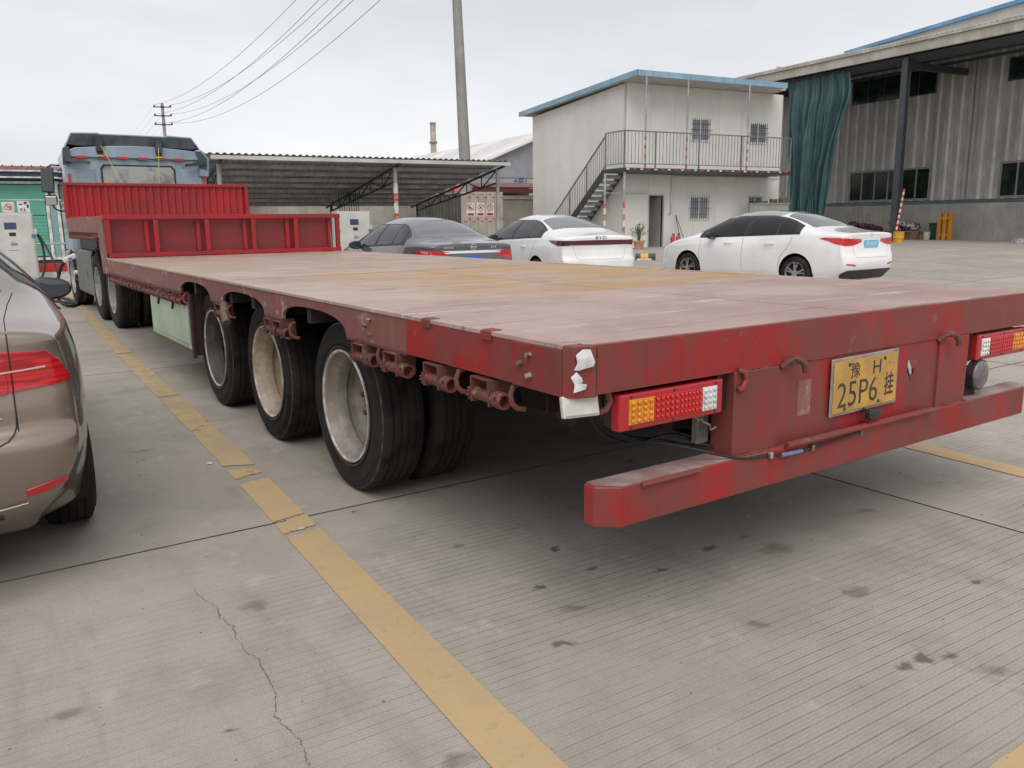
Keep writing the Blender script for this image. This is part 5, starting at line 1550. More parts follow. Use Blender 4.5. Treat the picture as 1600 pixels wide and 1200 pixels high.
STRIPEB = mat('slate_blue_flashing', (0.10, 0.15, 0.19), 0.5, col2=(0.08, 0.11, 0.13), amt=.5, scale=2)
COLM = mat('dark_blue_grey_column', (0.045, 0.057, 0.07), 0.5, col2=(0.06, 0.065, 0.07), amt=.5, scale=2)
CURT = mat('teal_tarpaulin', (0.052, 0.118, 0.124), 0.6, col2=(0.042, 0.095, 0.102), amt=.5, scale=0.9, streak=.35, streakcol=(.075, .135, .13), bump=.1, bscale=8)
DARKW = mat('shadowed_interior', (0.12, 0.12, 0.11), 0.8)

def split_cols(x0, x1, pw):
    n = max(1, round((x1 - x0) / pw))
    return [(x0 + (x1 - x0) * k / n, x0 + (x1 - x0) * (k + 1) / n) for k in range(n)]
def panel_wall(parent, name, x0, x1, z0, z1, pw, holes, m, P, th=.05, gap=.006, ribs=None, ztop=None, ribm=None):
    """P(u, depth, z) -> local point; every panel is an object, cut around the openings"""
    for (a, b_) in split_cols(x0, x1, pw):
        q = MB()
        rset = set()
        cuts = sorted({a + gap / 2, b_ - gap / 2} | {c for h in holes for c in h[:2] if a + .01 < c < b_ - .01})
        for c0, c1 in zip(cuts, cuts[1:]):
            mid = (c0 + c1) / 2
            zs = [(z0, z1)]
            for h in holes:
                if h[0] < mid < h[1]:
                    nz_ = []
                    for (p0, p1) in zs:
                        if h[2] > p0: nz_.append((p0, min(p1, h[2])))
                        if h[3] < p1: nz_.append((max(p0, h[3]), p1))
                    zs = [z for z in nz_ if z[1] - z[0] > .01]
            for p0, p1 in zs:
                def tp_(u): return ztop(u) if (ztop and abs(p1 - z1) < 1e-6) else p1
                vs = [P(c0, 0, p0), P(c1, 0, p0), P(c1, th, p0), P(c0, th, p0), P(c0, 0, tp_(c0)), P(c1, 0, tp_(c1)), P(c1, th, tp_(c1)), P(c0, th, tp_(c0))]
                q.add(vs, ((0, 3, 2, 1), (4, 5, 6, 7), (0, 1, 5, 4), (1, 2, 6, 5), (2, 3, 7, 6), (3, 0, 4, 7)))
                if ribs:
                    u = math.ceil(c0 / ribs) * ribs
                    while u < c1 - .03:
                        if u > c0 + .02:
                            r0, r1, hh = .075, .045, -.06
                            vs = [P(u - r0, -.001, p0), P(u + r0, -.001, p0), P(u + r1, hh, p0), P(u - r1, hh, p0), P(u - r0, -.001, p1), P(u + r0, -.001, p1), P(u + r1, hh, p1), P(u - r1, hh, p1)]
                            f0 = len(q.f)
                            q.add(vs, ((0, 3, 2, 1), (4, 5, 6, 7), (1, 2, 6, 5), (2, 3, 7, 6), (3, 0, 4, 7)))
                            rset |= set(range(f0, f0 + 5))
                        u += ribs
        if q.v:
            po = q.build(name, m, parent)
            if ribs:      # raised ribs keep their paint, the pans between them hold the grime
                po.data.materials.append(ribm)
                for pg in po.data.polygons:
                    if pg.index in rset: pg.material_index = 1

# --- two-storey prefab office
px0, py0 = far(18.18, 21.83)
pf = empty('prefab_office', (px0, py0, 0), TH, 'two-storey cream prefab office with blue roof edge, outside stair and balcony', 'building')
pf.scale = (K, K, K)
FX = lambda u, d, z: (u, d, z)
GY = lambda u, d, z: (d, u, z)
up = [(3.14, 4.08, 4.28, 5.16), (6.15, 7.12, 4.28, 5.12)]
lo = [(1.15, 1.92, .2, 2.25), (3.16, 4.15, 1.26, 2.21), (6.22, 7.02, 1.30, 2.22)]
panel_wall(pf, 'wall_panel', .06, 7.95, 3.16, 6.27, 1.13, up, PANELW, FX)
panel_wall(pf, 'wall_panel', -.0, 7.95, .2, 3.0, 1.13, lo, PANELW, FX)
panel_wall(pf, 'wall_panel', .0, 6.85, .2, 6.2, 1.15, [], PANELW, lambda u, d, z: (d, u + .06, z), ztop=lambda u: 6.24 - .065 * u)
MB().box(-.012, .03, -.012, .055, 3.0, 6.26).build('corner_trim', SOFFIT, pf)
MB().box(.05, 7.9, 6.86, 6.92, .2, 5.8).build('back_wall', PANELW, pf)
MB().box(7.9, 7.95, .051, 6.9, .2, 5.8).build('end_wall', PANELW, pf)
MB().box(.05, 7.9, .06, 6.85, 2.9, 3.0).build('floor_slab', DARKW, pf)
MB().box(.05, 7.9, .06, 6.85, .15, .22).build('ground_floor', DARKW, pf)
roofz = lambda y: 6.50 - .052 * (y + 1.09)
MB().prism([(-1.12, roofz(-1.12) - .16), (7.55, roofz(7.55) - .16), (7.55, roofz(7.55) - .03), (-1.12, roofz(-1.12) - .03)], 'x', -.28, 6.98).prism([(-.7, roofz(-.7) - .16), (7.55, roofz(7.55) - .16), (7.55, roofz(7.55) - .03), (-.7, roofz(-.7) - .03)], 'x', 6.981, 7.35).build('roof', SOFFIT, pf)
MB().box(-.32, 6.98, -1.15, -1.122, roofz(-1.1) - .185, roofz(-1.1) + .015).build('fascia', BLUEF, pf)
MB().prism([(-1.15, roofz(-1.15) - .185), (7.58, roofz(7.58) - .185), (7.58, roofz(7.58) + .015), (-1.15, roofz(-1.15) + .015)], 'x', -.325, -.284).build('fascia', BLUEF, pf)
for y in (0.4, 3.0, 5.2):
    MB().box(-.329, -.3255, y, y + .02, roofz(y) - .185, roofz(y) + .013).build('fascia_joint', RAILM, pf)
for x in (.35, 2.1, 4.2):
    MB().box(x, x + .02, -1.1535, -1.1505, roofz(-1.1) - .183, roofz(-1.1) + .013).build('fascia_joint', RAILM, pf)
WFR = mat('white_window_frame', (.74, .74, .73), .45)
def window(parent, P, u0, u1, z0, z1, n=2, bars=True, fr=WFR, gl=GLASSB, fw=.07, blind=None):
    q = MB()
    def bx(a, b_, c, d, y0, y1): 
        vs = [P(a, y0, c), P(b_, y0, c), P(b_, y1, c), P(a, y1, c), P(a, y0, d), P(b_, y0, d), P(b_, y1, d), P(a, y1, d)]
        return vs, ((0, 3, 2, 1), (4, 5, 6, 7), (0, 1, 5, 4), (1, 2, 6, 5), (2, 3, 7, 6), (3, 0, 4, 7))
    for a, b_, c, d in ((u0, u1, z0, z0 + fw), (u0, u1, z1 - fw, z1), (u0, u0 + fw, z0 + fw, z1 - fw), (u1 - fw, u1, z0 + fw, z1 - fw)):
        q.add(*bx(a, b_, c, d, -.025, .045))
    for k in range(1, n):
        u = u0 + (u1 - u0) * k / n
        q.add(*bx(u - fw * .4, u + fw * .4, z0 + fw, z1 - fw, -.01, .03))
    w_ = q.build('window', fr, parent)
    for k in range(n):
        a, b_ = u0 + (u1 - u0) * k / n, u0 + (u1 - u0) * (k + 1) / n
        MB().add(*bx(a + fw * .5, b_ - fw * .5, z0 + fw * .8, z1 - fw * .8, .012, .018)).build('pane', gl, w_)
        if blind: MB().add(*bx(a + fw * .6, b_ - fw * .6, z0 + fw, z1 - fw, .02, .03)).build('blind', blind, w_)
    if bars:
        q = MB()
        for k in range(1, 4):
            z = z0 + (z1 - z0) * k / 4
            q.add(*bx(u0 - .08 if k == 2 else u0, u1 + .08 if k == 2 else u1, z - .008, z + .008, -.085, -.07))
        for k in range(9):
            u = u0 + .04 + (u1 - u0 - .08) * k / 8
            q.add(*bx(u - .006, u + .006, z0, z1, -.07, -.058))
        tag(q.build('window_bars', BARS, w_), kind='stuff')
    return w_
BLIND = mat('blue_curtain', (0.12, 0.19, 0.27), 0.7, col2=(0.3, 0.33, 0.33), amt=.5, scale=3)
for h in up + lo[1:]:
    window(pf, FX, *h, n=2)
dr = MB().box(1.15, 1.19, -.015, .06, .2, 2.25).box(1.88, 1.92, -.015, .06, .2, 2.25).box(1.19, 1.88, -.015, .06, 2.21, 2.25).build('door', SOFFIT, pf)
dl = MB().box(-.34, .34, -.02, .02, .22, 2.2, Matrix.Translation((1.70, .40, 0)) @ Matrix.Rotation(R_(112), 4, 'Z')).build('door_leaf', mat('grey_door_leaf', (0.28, 0.27, 0.25), 0.5), dr)
# balcony, stair, railings
MB().box(-.88, 7.30, -1.22, -.0, 3.0, 3.14).build('balcony_slab', DARKST, pf)
MB().box(-.87, 7.28, -1.2, .0, 3.141, 3.155).build('balcony_deck', mat('grey_deck_board', (.3, .3, .29), .6), pf)
for k in range(26):
    x = -.78 + k * .31
    MB().box(x, x + .13, -1.226, -1.2205, 3.075, 3.13).build('edge_reflector', REDM if k % 2 else WHITEM, pf)
def railing(p0, p1, name='railing', h=1.27, zlo=.14, step=.155, posts=()):
    p0, p1 = Vector(p0), Vector(p1)
    q = MB().bar(p0 + Vector((0, 0, h)), p1 + Vector((0, 0, h)), .045, .04)
    q.bar(p0 + Vector((0, 0, zlo)), p1 + Vector((0, 0, zlo)), .03, .03)
    r_ = q.build(name, RAILM, pf)
    L = (p1 - p0).length
    q = MB()
    n_ = int(L / step)
    for k in range(1, n_):
        b_ = p0 + (p1 - p0) * k / n_
        q.bar(b_ + Vector((0, 0, zlo)), b_ + Vector((0, 0, h)), .016)
    tag(q.build('balusters', RAILM, r_), kind='stuff')
    for f in posts:
        b_ = p0 + (p1 - p0) * f
        MB().bar(b_, b_ + Vector((0, 0, h + .01)), .045).build('rail_post', RAILM, r_)
    return r_
railing((-.86, -1.2, 3.15), (7.26, -1.2, 3.15), posts=(0, .17, .42, .68, 1))
railing((-.86, -1.17, 3.15), (-.86, -.02, 3.15), posts=(1,))
SL = (3.15 - .27) / 3.75
sA, sB = Vector((-.86, .0, 3.12)), Vector((-.86, 3.75, .27))
railing(sA, sB, 'stair_railing', h=1.20, posts=(.33, .66, .99))
for x in (-.88, -.10):
    MB().bar((x, -.02, 3.05), (x, 3.78, .20), .05, .22).build('stair_stringer', DARKST, pf)
for k in range(14):
    y, z = .05 + 3.6 * k / 14 + .12, 3.13 - 2.86 * (k + 1) / 15
    MB().box(-.85, -.13, y - .15, y + .13, z - .025, z + .02).box(-.85, -.13, y - .152, y - .142, z - .12, z - .026).build('stair_tread', GALV, pf)
def banded_post(parent, x, y, z0, z1, r=.036, bands=(), base=GALV):
    o = MB().tube([(x, y, z0), (x, y, z1)], r, 10).build('post', base, parent, smooth=True)
    for (a, b_, m) in bands:
        MB().tube([(x, y, a), (x, y, b_)], r + .003, 10).build('painted_band', m, o, smooth=True)
    return o
REDF = mat('faded_red_band', (.42, .05, .05), .5, col2=(.5, .3, .28), amt=.4, scale=14)
def rb(z0, n, h=.16):
    return [(z0 + k * h, z0 + (k + 1) * h, REDF if k % 2 == 0 else WHITEM) for k in range(n)]
for x in (.10, 2.0, 5.0):
    banded_post(pf, x, -1.14, 3.156, roofz(-1.1) - .17, bands=rb(3.02 + .14, 8))
for x, y in ((-.80, -1.14), (-.92, -.10)):
    banded_post(pf, x, y, .2, 3.0, r=.05, bands=rb(.42, 7, .22))
MB().tube([(2.22, -.05, 2.98), (2.22, -.05, 1.52)], .018, 6).tube([(2.22, -.05, 1.52), (2.10, -.05, 1.52)], .018, 6).build('drain_pipe', WHITEM, pf)
MB().tube([(-.9, -.05, 2.30), (1.1, -.05, 2.30)], .014, 6).build('conduit', WHITEM, pf)
MB().tube([(2.22, -.04, 2.95), (7.9, -.04, 2.95)], .018, 6).build('conduit', WHITEM, pf)
MB().box(5.73, 7.9, -.65, -.55, .2, 1.86).box(5.70, 7.93, -.68, -.52, 1.861, 1.91).build('low_wall', PLAST, pf)
for x, a, h in ((6.2, .5, .09), (6.9, .35, .16), (7.4, .4, .22)):
    MB().box(x, x + a, -.66, -.56, 1.915, 1.915 + h).build('stored_box', mat('dark_clutter', (0.06, 0.06, 0.055), .8, col2=(.15, .12, .1), amt=.5, scale=6), pf)
def pfw(x, y):   # prefab-local to world
    c, s = math.cos(TH), math.sin(TH)
    return px0 + K * (x * c - y * s), py0 + K * (x * s + y * c)

# potted plant, extinguishers, brooms by the office door
gx, gy = pfw(-.38, -1.5)
G0 = .28
pl = empty('potted_plant', (gx, gy, G0), 0, 'leafy green plant in a terracotta pot beside the office doorway', 'plant')
MB().lathe([(0, .001), (0, .15), (.27, .21), (.27, .235), (.33, .235), (.33, .20), (.28, .19), (.28, .001)], 'z', 18).build('pot', mat('terracotta', (0.36, 0.17, 0.09), .8, col2=(.45, .3, .2), amt=.5, scale=6), pl, smooth=True)
rr = random.Random(3)
sq = MB(); lq = MB()
LEAF = mat('glossy_leaf', (0.065, 0.10, 0.030), .45, col2=(0.11, 0.13, 0.045), amt=.6, scale=9)
for k in range(16):
    a = rr.uniform(0, 2 * PI); rad = rr.uniform(.12, .42); h = rr.uniform(.55, 1.02)
    p0, p1, p2 = Vector((0, 0, .28)), Vector((math.cos(a) * rad * .35, math.sin(a) * rad * .35, .28 + (h - .28) * .6)), Vector((math.cos(a) * rad, math.sin(a) * rad, h))
    sq.tube([p0, p1, p2], .008, 5)
    for j in range(22):
        b_ = p1.lerp(p2, rr.uniform(.1, 1.08)) + Vector((rr.uniform(-.05, .05), rr.uniform(-.05, .05), rr.uniform(-.04, .05)))
        d = Vector((math.cos(a) + rr.uniform(-1, 1), math.sin(a) + rr.uniform(-1, 1), rr.uniform(-.3, .9))).normalized()
        s_ = d.cross(Vector((0, 0, 1))).normalized() * rr.uniform(.012, .024)
        L = rr.uniform(.09, .17)
        lq.add([b_, b_ + d * L * .5 + s_, b_ + d * L, b_ + d * L * .5 - s_], [(0, 1, 2, 3)])
sq.build('stem', mat('plant_stem', (.09, .075, .04), .8), pl)
tag(lq.build('leaves', LEAF, pl), kind='stuff')
for k, (dx, lab) in enumerate(((2.02, 'red fire extinguisher by the office doorway, the one nearer the door'), (2.28, 'red fire extinguisher by the office wall, the one nearer the brooms'))):
    gx, gy = pfw(dx, -.45)
    e = MB().lathe([(0, .001), (0, .085), (.36, .085), (.42, .06), (.45, .028), (.50, .028), (.50, .001)], 'z', 16).build('fire_extinguisher', REDM, None, smooth=True, loc=(gx, gy, G0))
    tag(e, lab, 'fire extinguisher', 'fire extinguishers by the office')
    MB().box(-.02, .09, -.015, .015, .50, .545).tube([(.04, 0, .52), (.11, 0, .45), (.11, 0, .2)], .012, 6).build('valve', BLACKP, e)
for k, (dx, ln, lab) in enumerate(((2.52, -.06, 'broom with upright dark stick leaning on the office wall'), (2.72, -.28, 'broom with slanting stick leaning on the office wall'))):
    gx, gy = pfw(dx, -.35)
    b_ = MB().tube([(ln, .3, 1.30), (0, 0, .16)], .014, 6).build('broom', mat('dark_broom_stick', (.12, .09, .08), .7), None, loc=(gx, gy, G0))
    tag(b_, lab, 'broom', 'brooms by the office')
    MB().box(-.13, .13, -.03, .03, 0, .16).build('broom_head', mat('red_bristle', (.3, .06, .06), .9), b_)
# yellow and black wheel stop on the yard in front of the plant
d_, l_ = 24.6, 3.98
wx, wy = CX + d_ * _SY + l_ * _CYW, CY + d_ * _CYW - l_ * _SY
ws_ = empty('wheel_stop', (wx, wy, gh(wx, wy)), -YAW, 'short yellow and black rubber wheel stop on the yard below the potted plant', 'wheel stop')
for a, b_, m in ((-.26, -.13, BLACKP), (-.13, .11, mat('yellow_band', (.62, .37, .05), .5)), (.11, .32, BLACKP)):
    q = MB().prism([(-.11, 0), (.11, 0), (.105, .10), (.06, .19), (-.06, .19), (-.105, .10)], 'x', a + .001, b_ - .001)
    q.build('rubber_block', m, ws_, bevel=.01)
MB().box(-.24, .20, -.125, -.112, .0, .05).build('pale_base', WHITEM, ws_)

# --- big warehouse on the right
wx0, wy0 = far(34.68, 18.39)
wh = empty('warehouse', (wx0, wy0, 0), TH, 'large grey ribbed-metal warehouse with deep canopy and long dark windows', 'building')
wh.scale = (K, K, K)
WY = lambda u, d, z: (d, u, z)
holes = [(.97, 5.5, 2.05, 3.56), (-6.8, -2.25, 2.05, 3.56), (1.05, 5.65, 6.78, 7.95), (-6.8, -2.2, 6.80, 7.75)]
panel_wall(wh, 'cladding_panel', -11, 11, 2.02, 8.6, .55, holes, RIBW, WY, th=.06, gap=.008, ribs=.275, ribm=mat('clean_rib_paint', (.55, .545, .52), .5, col2=(.47, .465, .44), amt=.5, scale=.9, streak=.4, streakcol=(.38, .37, .345), sscale=6.0, sz=.012, vary=.12))
MB().box(-.02, .12, -11, 11, .1, 1.87).build('plinth_wall', PLAST, wh)
MB().box(-.045, .0, -11, 11, 1.88, 2.0).build('flashing', STRIPEB, wh)
MB().box(-.06, .06, -1.02, -.62, 2.021, 8.6).build('pilaster', mat('pale_ribbed_cover', (0.34, 0.34, 0.33), .5, streak=.5, streakcol=(.24, .24, .22)), wh)
window(wh, WY, .97, 5.5, 2.05, 3.56, n=6, bars=False, fr=mat('grey_window_frame', (0.20, 0.20, 0.19), .5), gl=GLASSW, fw=.09)
window(wh, WY, -6.8, -2.25, 2.05, 3.56, n=6, bars=False, fr=MATS['grey_window_frame'], gl=GLASSW, fw=.09)
window(wh, WY, 1.05, 5.65, 6.78, 7.95, n=5, bars=False, fr=COLM, gl=GLASSW, fw=.05)
window(wh, WY, -6.8, -2.2, 6.80, 7.75, n=5, bars=False, fr=COLM, gl=GLASSW, fw=.05)
# back and end walls so that the interior stays dark
MB().box(.12, 14, 10.9, 11, .1, 9.5).box(.12, 14, -11, -10.9, .1, 9.5).box(13.9, 14, -10.9, 10.9, .1, 9.5).build('rear_wall', RIBW, wh)
roof2 = lambda x: 8.33 + (x + 4.35) * .235
MB().prism([(-4.30, roof2(-4.3) - .06), (4.0, roof2(4) - .06), (14.2, roof2(4) - .6), (14.2, roof2(4) - .54), (4.0, roof2(4)), (-4.30, roof2(-4.3))], 'y', -12, 12.5).build('roof', CREAM, wh)
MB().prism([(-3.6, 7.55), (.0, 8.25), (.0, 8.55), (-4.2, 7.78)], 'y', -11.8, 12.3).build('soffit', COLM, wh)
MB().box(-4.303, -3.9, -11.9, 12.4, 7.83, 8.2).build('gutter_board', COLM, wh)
MB().box(-4.42, -4.305, -12, 12.6, 7.82, 8.20).build('gutter', CREAM, wh, bevel=.01)
MB().box(-4.50, -4.30, -12, 12.6, 8.203, 8.36).build('gutter_lip', mat('pale_gutter_lip', (.53, .50, .44), .55, col2=(.4, .37, .3), amt=.5, scale=1.2), wh, bevel=.01)
for k in range(110):
    y = -11.9 + k * .22
    MB().prism([(-4.52, roof2(-4.5) + .005), (-1.2, roof2(-1.2) + .005), (-1.2, roof2(-1.2) + .05), (-4.52, roof2(-4.5) + .05)], 'y', y, y + .07).build('roof_rib', CREAM, wh)
# clerestory with the blue cap
cz = lambda y: 10.36 + (8.7 - y) * .060
MB().prism([(9.6, roof2(4) - .05), (-11.9, roof2(4) - .05), (-11.9, cz(-11.9) - .12), (9.6, cz(9.6) - .12)], 'x', 3.95, 4.05).build('clerestory', mat('pale_clerestory', (.5, .5, .48), .5, streak=.4, streakcol=(.38, .36, .32)), wh)
MB().prism([(9.65, cz(9.65) - .12), (-12, cz(-12) - .12), (-12, cz(-12) + .06), (9.65, cz(9.65) + .06)], 'x', 3.80, 4.12).build('blue_cap', mat('bright_blue_cap', (.17, .36, .62), .45, col2=(.12, .27, .48), amt=.5, scale=1), wh)
for y in (-.35, -8.0, 7.6):
    MB().box(-4.12, -3.88, y - .02, y + .02, .1, 7.75).box(-4.13, -4.105, y - .14, y + .14, .1, 7.75).box(-3.895, -3.87, y - .14, y + .14, .1, 7.75).build('column', COLM, wh)
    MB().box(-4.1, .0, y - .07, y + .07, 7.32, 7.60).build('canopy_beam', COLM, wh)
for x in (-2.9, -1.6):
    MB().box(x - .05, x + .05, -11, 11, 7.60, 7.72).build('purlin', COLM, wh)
MB().box(-4.46, -4.425, 7.9, 8.25, 7.75, 8.1).build('wall_lamp', BLACKP, wh)
# curtain gathered on its rail under the gutter
ct = empty('tarpaulin_curtain', (wx0, wy0, 0), TH, 'tall teal tarpaulin curtain gathered in folds under the warehouse gutter', 'curtain')
ct.scale = (K, K, K)
q = MB()
NU, NV = 220, 50
for j in range(NV + 1):
    v = j / NV
    z = 7.74 - v * 7.1
    yl = 6.1 - .55 * ss(0, 1, v) + .05 * math.sin(5 * v)
    yr = 2.48 + 1.0 * ss(.15, 1.0, v) ** .8 - .12 * math.sin(PI * min(1, v * 4))
    for i in range(NU + 1):
        u = i / NU
        a1 = math.sin(u * 88 + 2.2 * math.sin(u * 9) + v * 1.6 * math.sin(u * 4)); a2 = math.sin(u * 47 + 2.0 + v * 2.6 * math.sin(u * 5)); a3 = math.sin(u * 23 + v * 3)
        nn_ = mn.fractal(Vector((u * 9, v * 2.2, 3.3)), .9, 2.0, 4)
        fold = 1.6 * nn_ + .8 * math.copysign(abs(a1) ** .6, a1) + .9 * math.copysign(abs(a2) ** .7, a2) + .7 * a3 + .5 * math.sin(v * 9 + u * 14)
        amp = .05 + .085 * ss(0, .22, v) + .05 * ss(.7, 1, v)
        z_ = z - (.10 * abs(math.sin(u * 21)) * (1 - ss(0, .06, v)))
        q.v.append((-4.02 + fold * amp * .8, yl + (yr - yl) * u, z_))
for j in range(NV):
    for i in range(NU):
        a = j * (NU + 1) + i
        q.f.append((a, a + 1, a + NU + 2, a + NU + 1))
q.build('curtain_sheet', CURT, ct, smooth='all')
MB().tube([(-4.02, 6.2, 7.78), (-4.02, 2.4, 7.78)], .03, 8).build('curtain_rail', GALV, ct)
for k in range(24):
    y = 6.05 - k * .153
    MB().lathe([(-.006, .045), (.006, .045), (.006, .035), (-.006, .035)], 'y', 8, (-4.02, y, 7.765), closed=True).build('curtain_ring', GALV, ct)

def whw(x, y):
    c, s = math.cos(TH), math.sin(TH)
    return wx0 + K * (x * c - y * s), wy0 + K * (x * s + y * c)
def prop(name, lx_, ly_, rz, label, cat, group=None):
    x, y = whw(lx_, ly_)
    return empty(name, (x, y, gh(x, y)), TH + rz, label, cat, group)
ORG = mat('orange_plastic', (.55, .25, .03), .5, col2=(.45, .19, .02), amt=.5, scale=4)
DRUM = mat('yellow_drum', (.66, .36, .02), .45, col2=(.55, .28, .02), amt=.4, scale=5)
CARD = mat('brown_cardboard', (.28, .19, .13), .85, col2=(.22, .15, .10), amt=.5, scale=4)
o = prop('plastic_barrier', -1.0, -.62, 0, 'orange plastic barrier standing upright against the warehouse wall', 'barrier')
for y in (-.30, -.02, .26):
    MB().box(-.10, .10, y - .085, y + .085, 0, 1.22).build('barrier_slat', ORG, o, bevel=.02)
MB().box(-.06, .06, -.38, .34, .16, .30).box(-.06, .06, -.38, .34, .95, 1.08).box(-.05, .05, -.2, .2, 1.225, 1.27).build('barrier_rail', ORG, o, bevel=.015)
dx_, dy_ = whw(-5.0, -1.35)
o = empty('yellow_drum', (dx_, dy_, gh(dx_, dy_)), 0, 'yellow drum holding a red and white pole, behind the tail of the white sedan', 'drum')
MB().lathe([(0, .001), (0, .225), (.20, .23), (.21, .236), (.22, .23), (.44, .225), (.46, .232), (.47, .22), (.45, .21), (.44, .001)], 'z', 24).build('drum', DRUM, o, smooth=True)
sp_ = empty('striped_pole', (dx_, dy_, gh(dx_, dy_) + .44), 0, 'leaning pole with red and white bands standing in the yellow drum', 'pole')
for k in range(15):
    z0, z1 = k * .125, (k + 1) * .125
    ex = Vector((math.cos(-YAW), math.sin(-YAW), 0))
    f = lambda z: Vector((0, 0, z)) + ex * (-.13 + z * .115)
    MB().tube([f(z0), f(z1)], .045, 10).build('pole_band', REDM if k % 2 == 0 else WHITEM, sp_, smooth=True)
for k, (lx_, ly_, a, b_, h, rz, lab) in enumerate(((-1.0, 1.95, .55, .75, .48, .1, 'large brown cardboard box at the foot of the column'), (-.95, 1.1, .5, .7, .42, -.2, 'brown cardboard box between the other two boxes'), (-.7, .45, .4, .5, .45, .3, 'tall small cardboard box next to the dark green bin'))):
    o = prop('cardboard_box', lx_, ly_, rz, lab, 'box', 'cardboard boxes at the warehouse wall')
    MB().box(-a / 2, a / 2, -b_ / 2, b_ / 2, 0, h).build('box_body', CARD, o, bevel=.008)
    MB().box(-a / 2 - .12, -a / 2 + .02, -b_ / 2, b_ / 2, h, h + .012, Matrix.Rotation(R_(-8), 4, 'Y')).box(-.03, .03, -b_ / 2 - .002, b_ / 2 + .002, h + .013, h + .017).build('box_flap', CARD, o)
q = MB()
rr = random.Random(9)
for k in range(26):
    q.ball((rr.uniform(-.3, .3), rr.uniform(-.75, .6), rr.uniform(.05, .42)), rr.uniform(.12, .22), 8, 5, (1, 1.2, .6))
PAT = mat('patterned_cloth', (.03, .03, .04), .8, col2=(.45, .42, .45), amt=.45, scale=7, col3=(.22, .05, .06), amt3=.3, scale3=5)
o = prop('cloth_pile', -.72, 1.7, 0, 'pile of black and white patterned cloth heaped above the cardboard boxes', 'cloth pile')
q.v = [(a, b_, c + .42) for a, b_, c in q.v]
q.build('cloth', PAT, o, smooth='all')
MB().box(-.3, .3, -.8, .8, .0, .45).build('stand', BLACKP, o)
o = prop('green_bin', -.6, .05, 0, 'dark green bin between the boxes and the orange barrier', 'bin')
MB().prism([(-.2, 0), (.2, 0), (.25, .75), (-.25, .75)], 'x', -.22, .22).build('bin_body', mat('dark_green_plastic', (.02, .05, .045), .5), o, bevel=.015)
MB().box(-.26, .26, -.27, .27, .752, .80).build('bin_lid', MATS['dark_green_plastic'], o, bevel=.015)
o = prop('paint_bucket', -1.2, .08, 0, 'pale bucket standing in front of the dark green bin', 'bucket')
MB().lathe([(0, .001), (0, .13), (.36, .155), (.37, .165), (.385, .16), (.385, .001)], 'z', 18).build('bucket_body', mat('pale_grey_plastic', (.42, .45, .45), .5), o, smooth=True)
MB().lathe([(-.02, .10), (.02, .10), (.02, .07), (-.02, .07)], 'x', 14, (-.25, -.2, .10), closed=True).build('tape_roll', mat('cream_tape', (.5, .45, .36), .6), o)
q = MB()
for k in range(18):
    q.ball((rr.uniform(-.5, .5), rr.uniform(-.5, .5), rr.uniform(.0, .7)), rr.uniform(.22, .4), 8, 5, (1, 1, .7))
o = prop('covered_heap', -1.6, 3.1, 0, 'dark maroon covered heap in the shade left of the column', 'heap')
q.build('cover', mat('maroon_cover', (.07, .02, .03), .7, col2=(.03, .012, .016), amt=.5, scale=3), o, smooth='all')
for k in range(5):
    MB().tube([(-.4, -.7 + .22 * k, .7), (-.45, -.6 + .22 * k, 1.25)], .02, 6).build('heap_bar', mat('dull_pink_bar', (.22, .10, .12), .6), o)
sx_, sy_ = whw(-2.6, -5.2)
q = MB()
for k in range(24):
    a = rr.uniform(0, 2 * PI)
    q.ball((math.cos(a) * rr.uniform(0, .6), math.sin(a) * rr.uniform(0, .5), rr.uniform(.0, .10)), rr.uniform(.12, .25), 9, 5, (1.3, 1, .5))
o = q.build('plastic_sheet_heap', mat('crumpled_grey_white_plastic', (.50, .49, .52), .35, col2=(.26, .25, .28), amt=.6, scale=8, bump=.5, bscale=14), None, smooth='all', loc=(sx_, sy_, gh(sx_, sy_)))
tag(o, 'crumpled heap of pale plastic sheet lying on the yard at the right edge', 'plastic sheet')

# --- carport with corrugated roof
cx0, cy0 = far(10.91, 19.39)
cp = empty('carport', (cx0, cy0, 0), TH, 'long open carport with a corrugated metal roof on banded posts', 'carport')
cp.scale = (K, K, K)
rz_ = lambda y: 3.055 - (y + .5) * .1360
SHEET = mat('weathered_zinc_sheet', (0.34, 0.345, 0.345), .5, .0, col2=(.26, .26, .25), amt=.5, scale=1, streak=.3, streakcol=(.2, .19, .18), vary=.06)
for k in range(10):
    x0_, x1_ = -8.45 + k * .865, -8.45 + (k + 1) * .865 - .004
    q = MB()
    n_ = 40
    P0, P1 = [], []
    for i in range(n_ + 1):
        x = x0_ + (x1_ - x0_) * i / n_
        c = .5 + .5 * math.cos(2 * PI * x / .173)
        h = .034 * max(0, min(1, (c - .35) * 3))
        P0.append((x, h)); P1.append((x, h + .004))
    for y in (-.52, 7.3):
        for x, h in P0: q.v.append((x, y, rz_(y) + h))
        for x, h in P1: q.v.append((x, y, rz_(y) + h))
    m_ = n_ + 1
    for i in range(n_):
        q.f += [(i, i + 1, 2 * m_ + i + 1, 2 * m_ + i), (m_ + i, 3 * m_ + i, 3 * m_ + i + 1, m_ + i + 1), (i, m_ + i, m_ + i + 1, i + 1), (2 * m_ + i, 2 * m_ + i + 1, 3 * m_ + i + 1, 3 * m_ + i)]
    q.build('roof_sheet', SHEET, cp)
for k in range(9):
    y = -.30 + k * .92
    MB().box(-8.42, .16, y - .035, y + .035, rz_(y) - .105, rz_(y) - .006).build('purlin', GALV, cp)
MB().box(-8.3, .18, -.515, -.49, 2.935, 3.03).build('fascia', SOFFIT, cp)
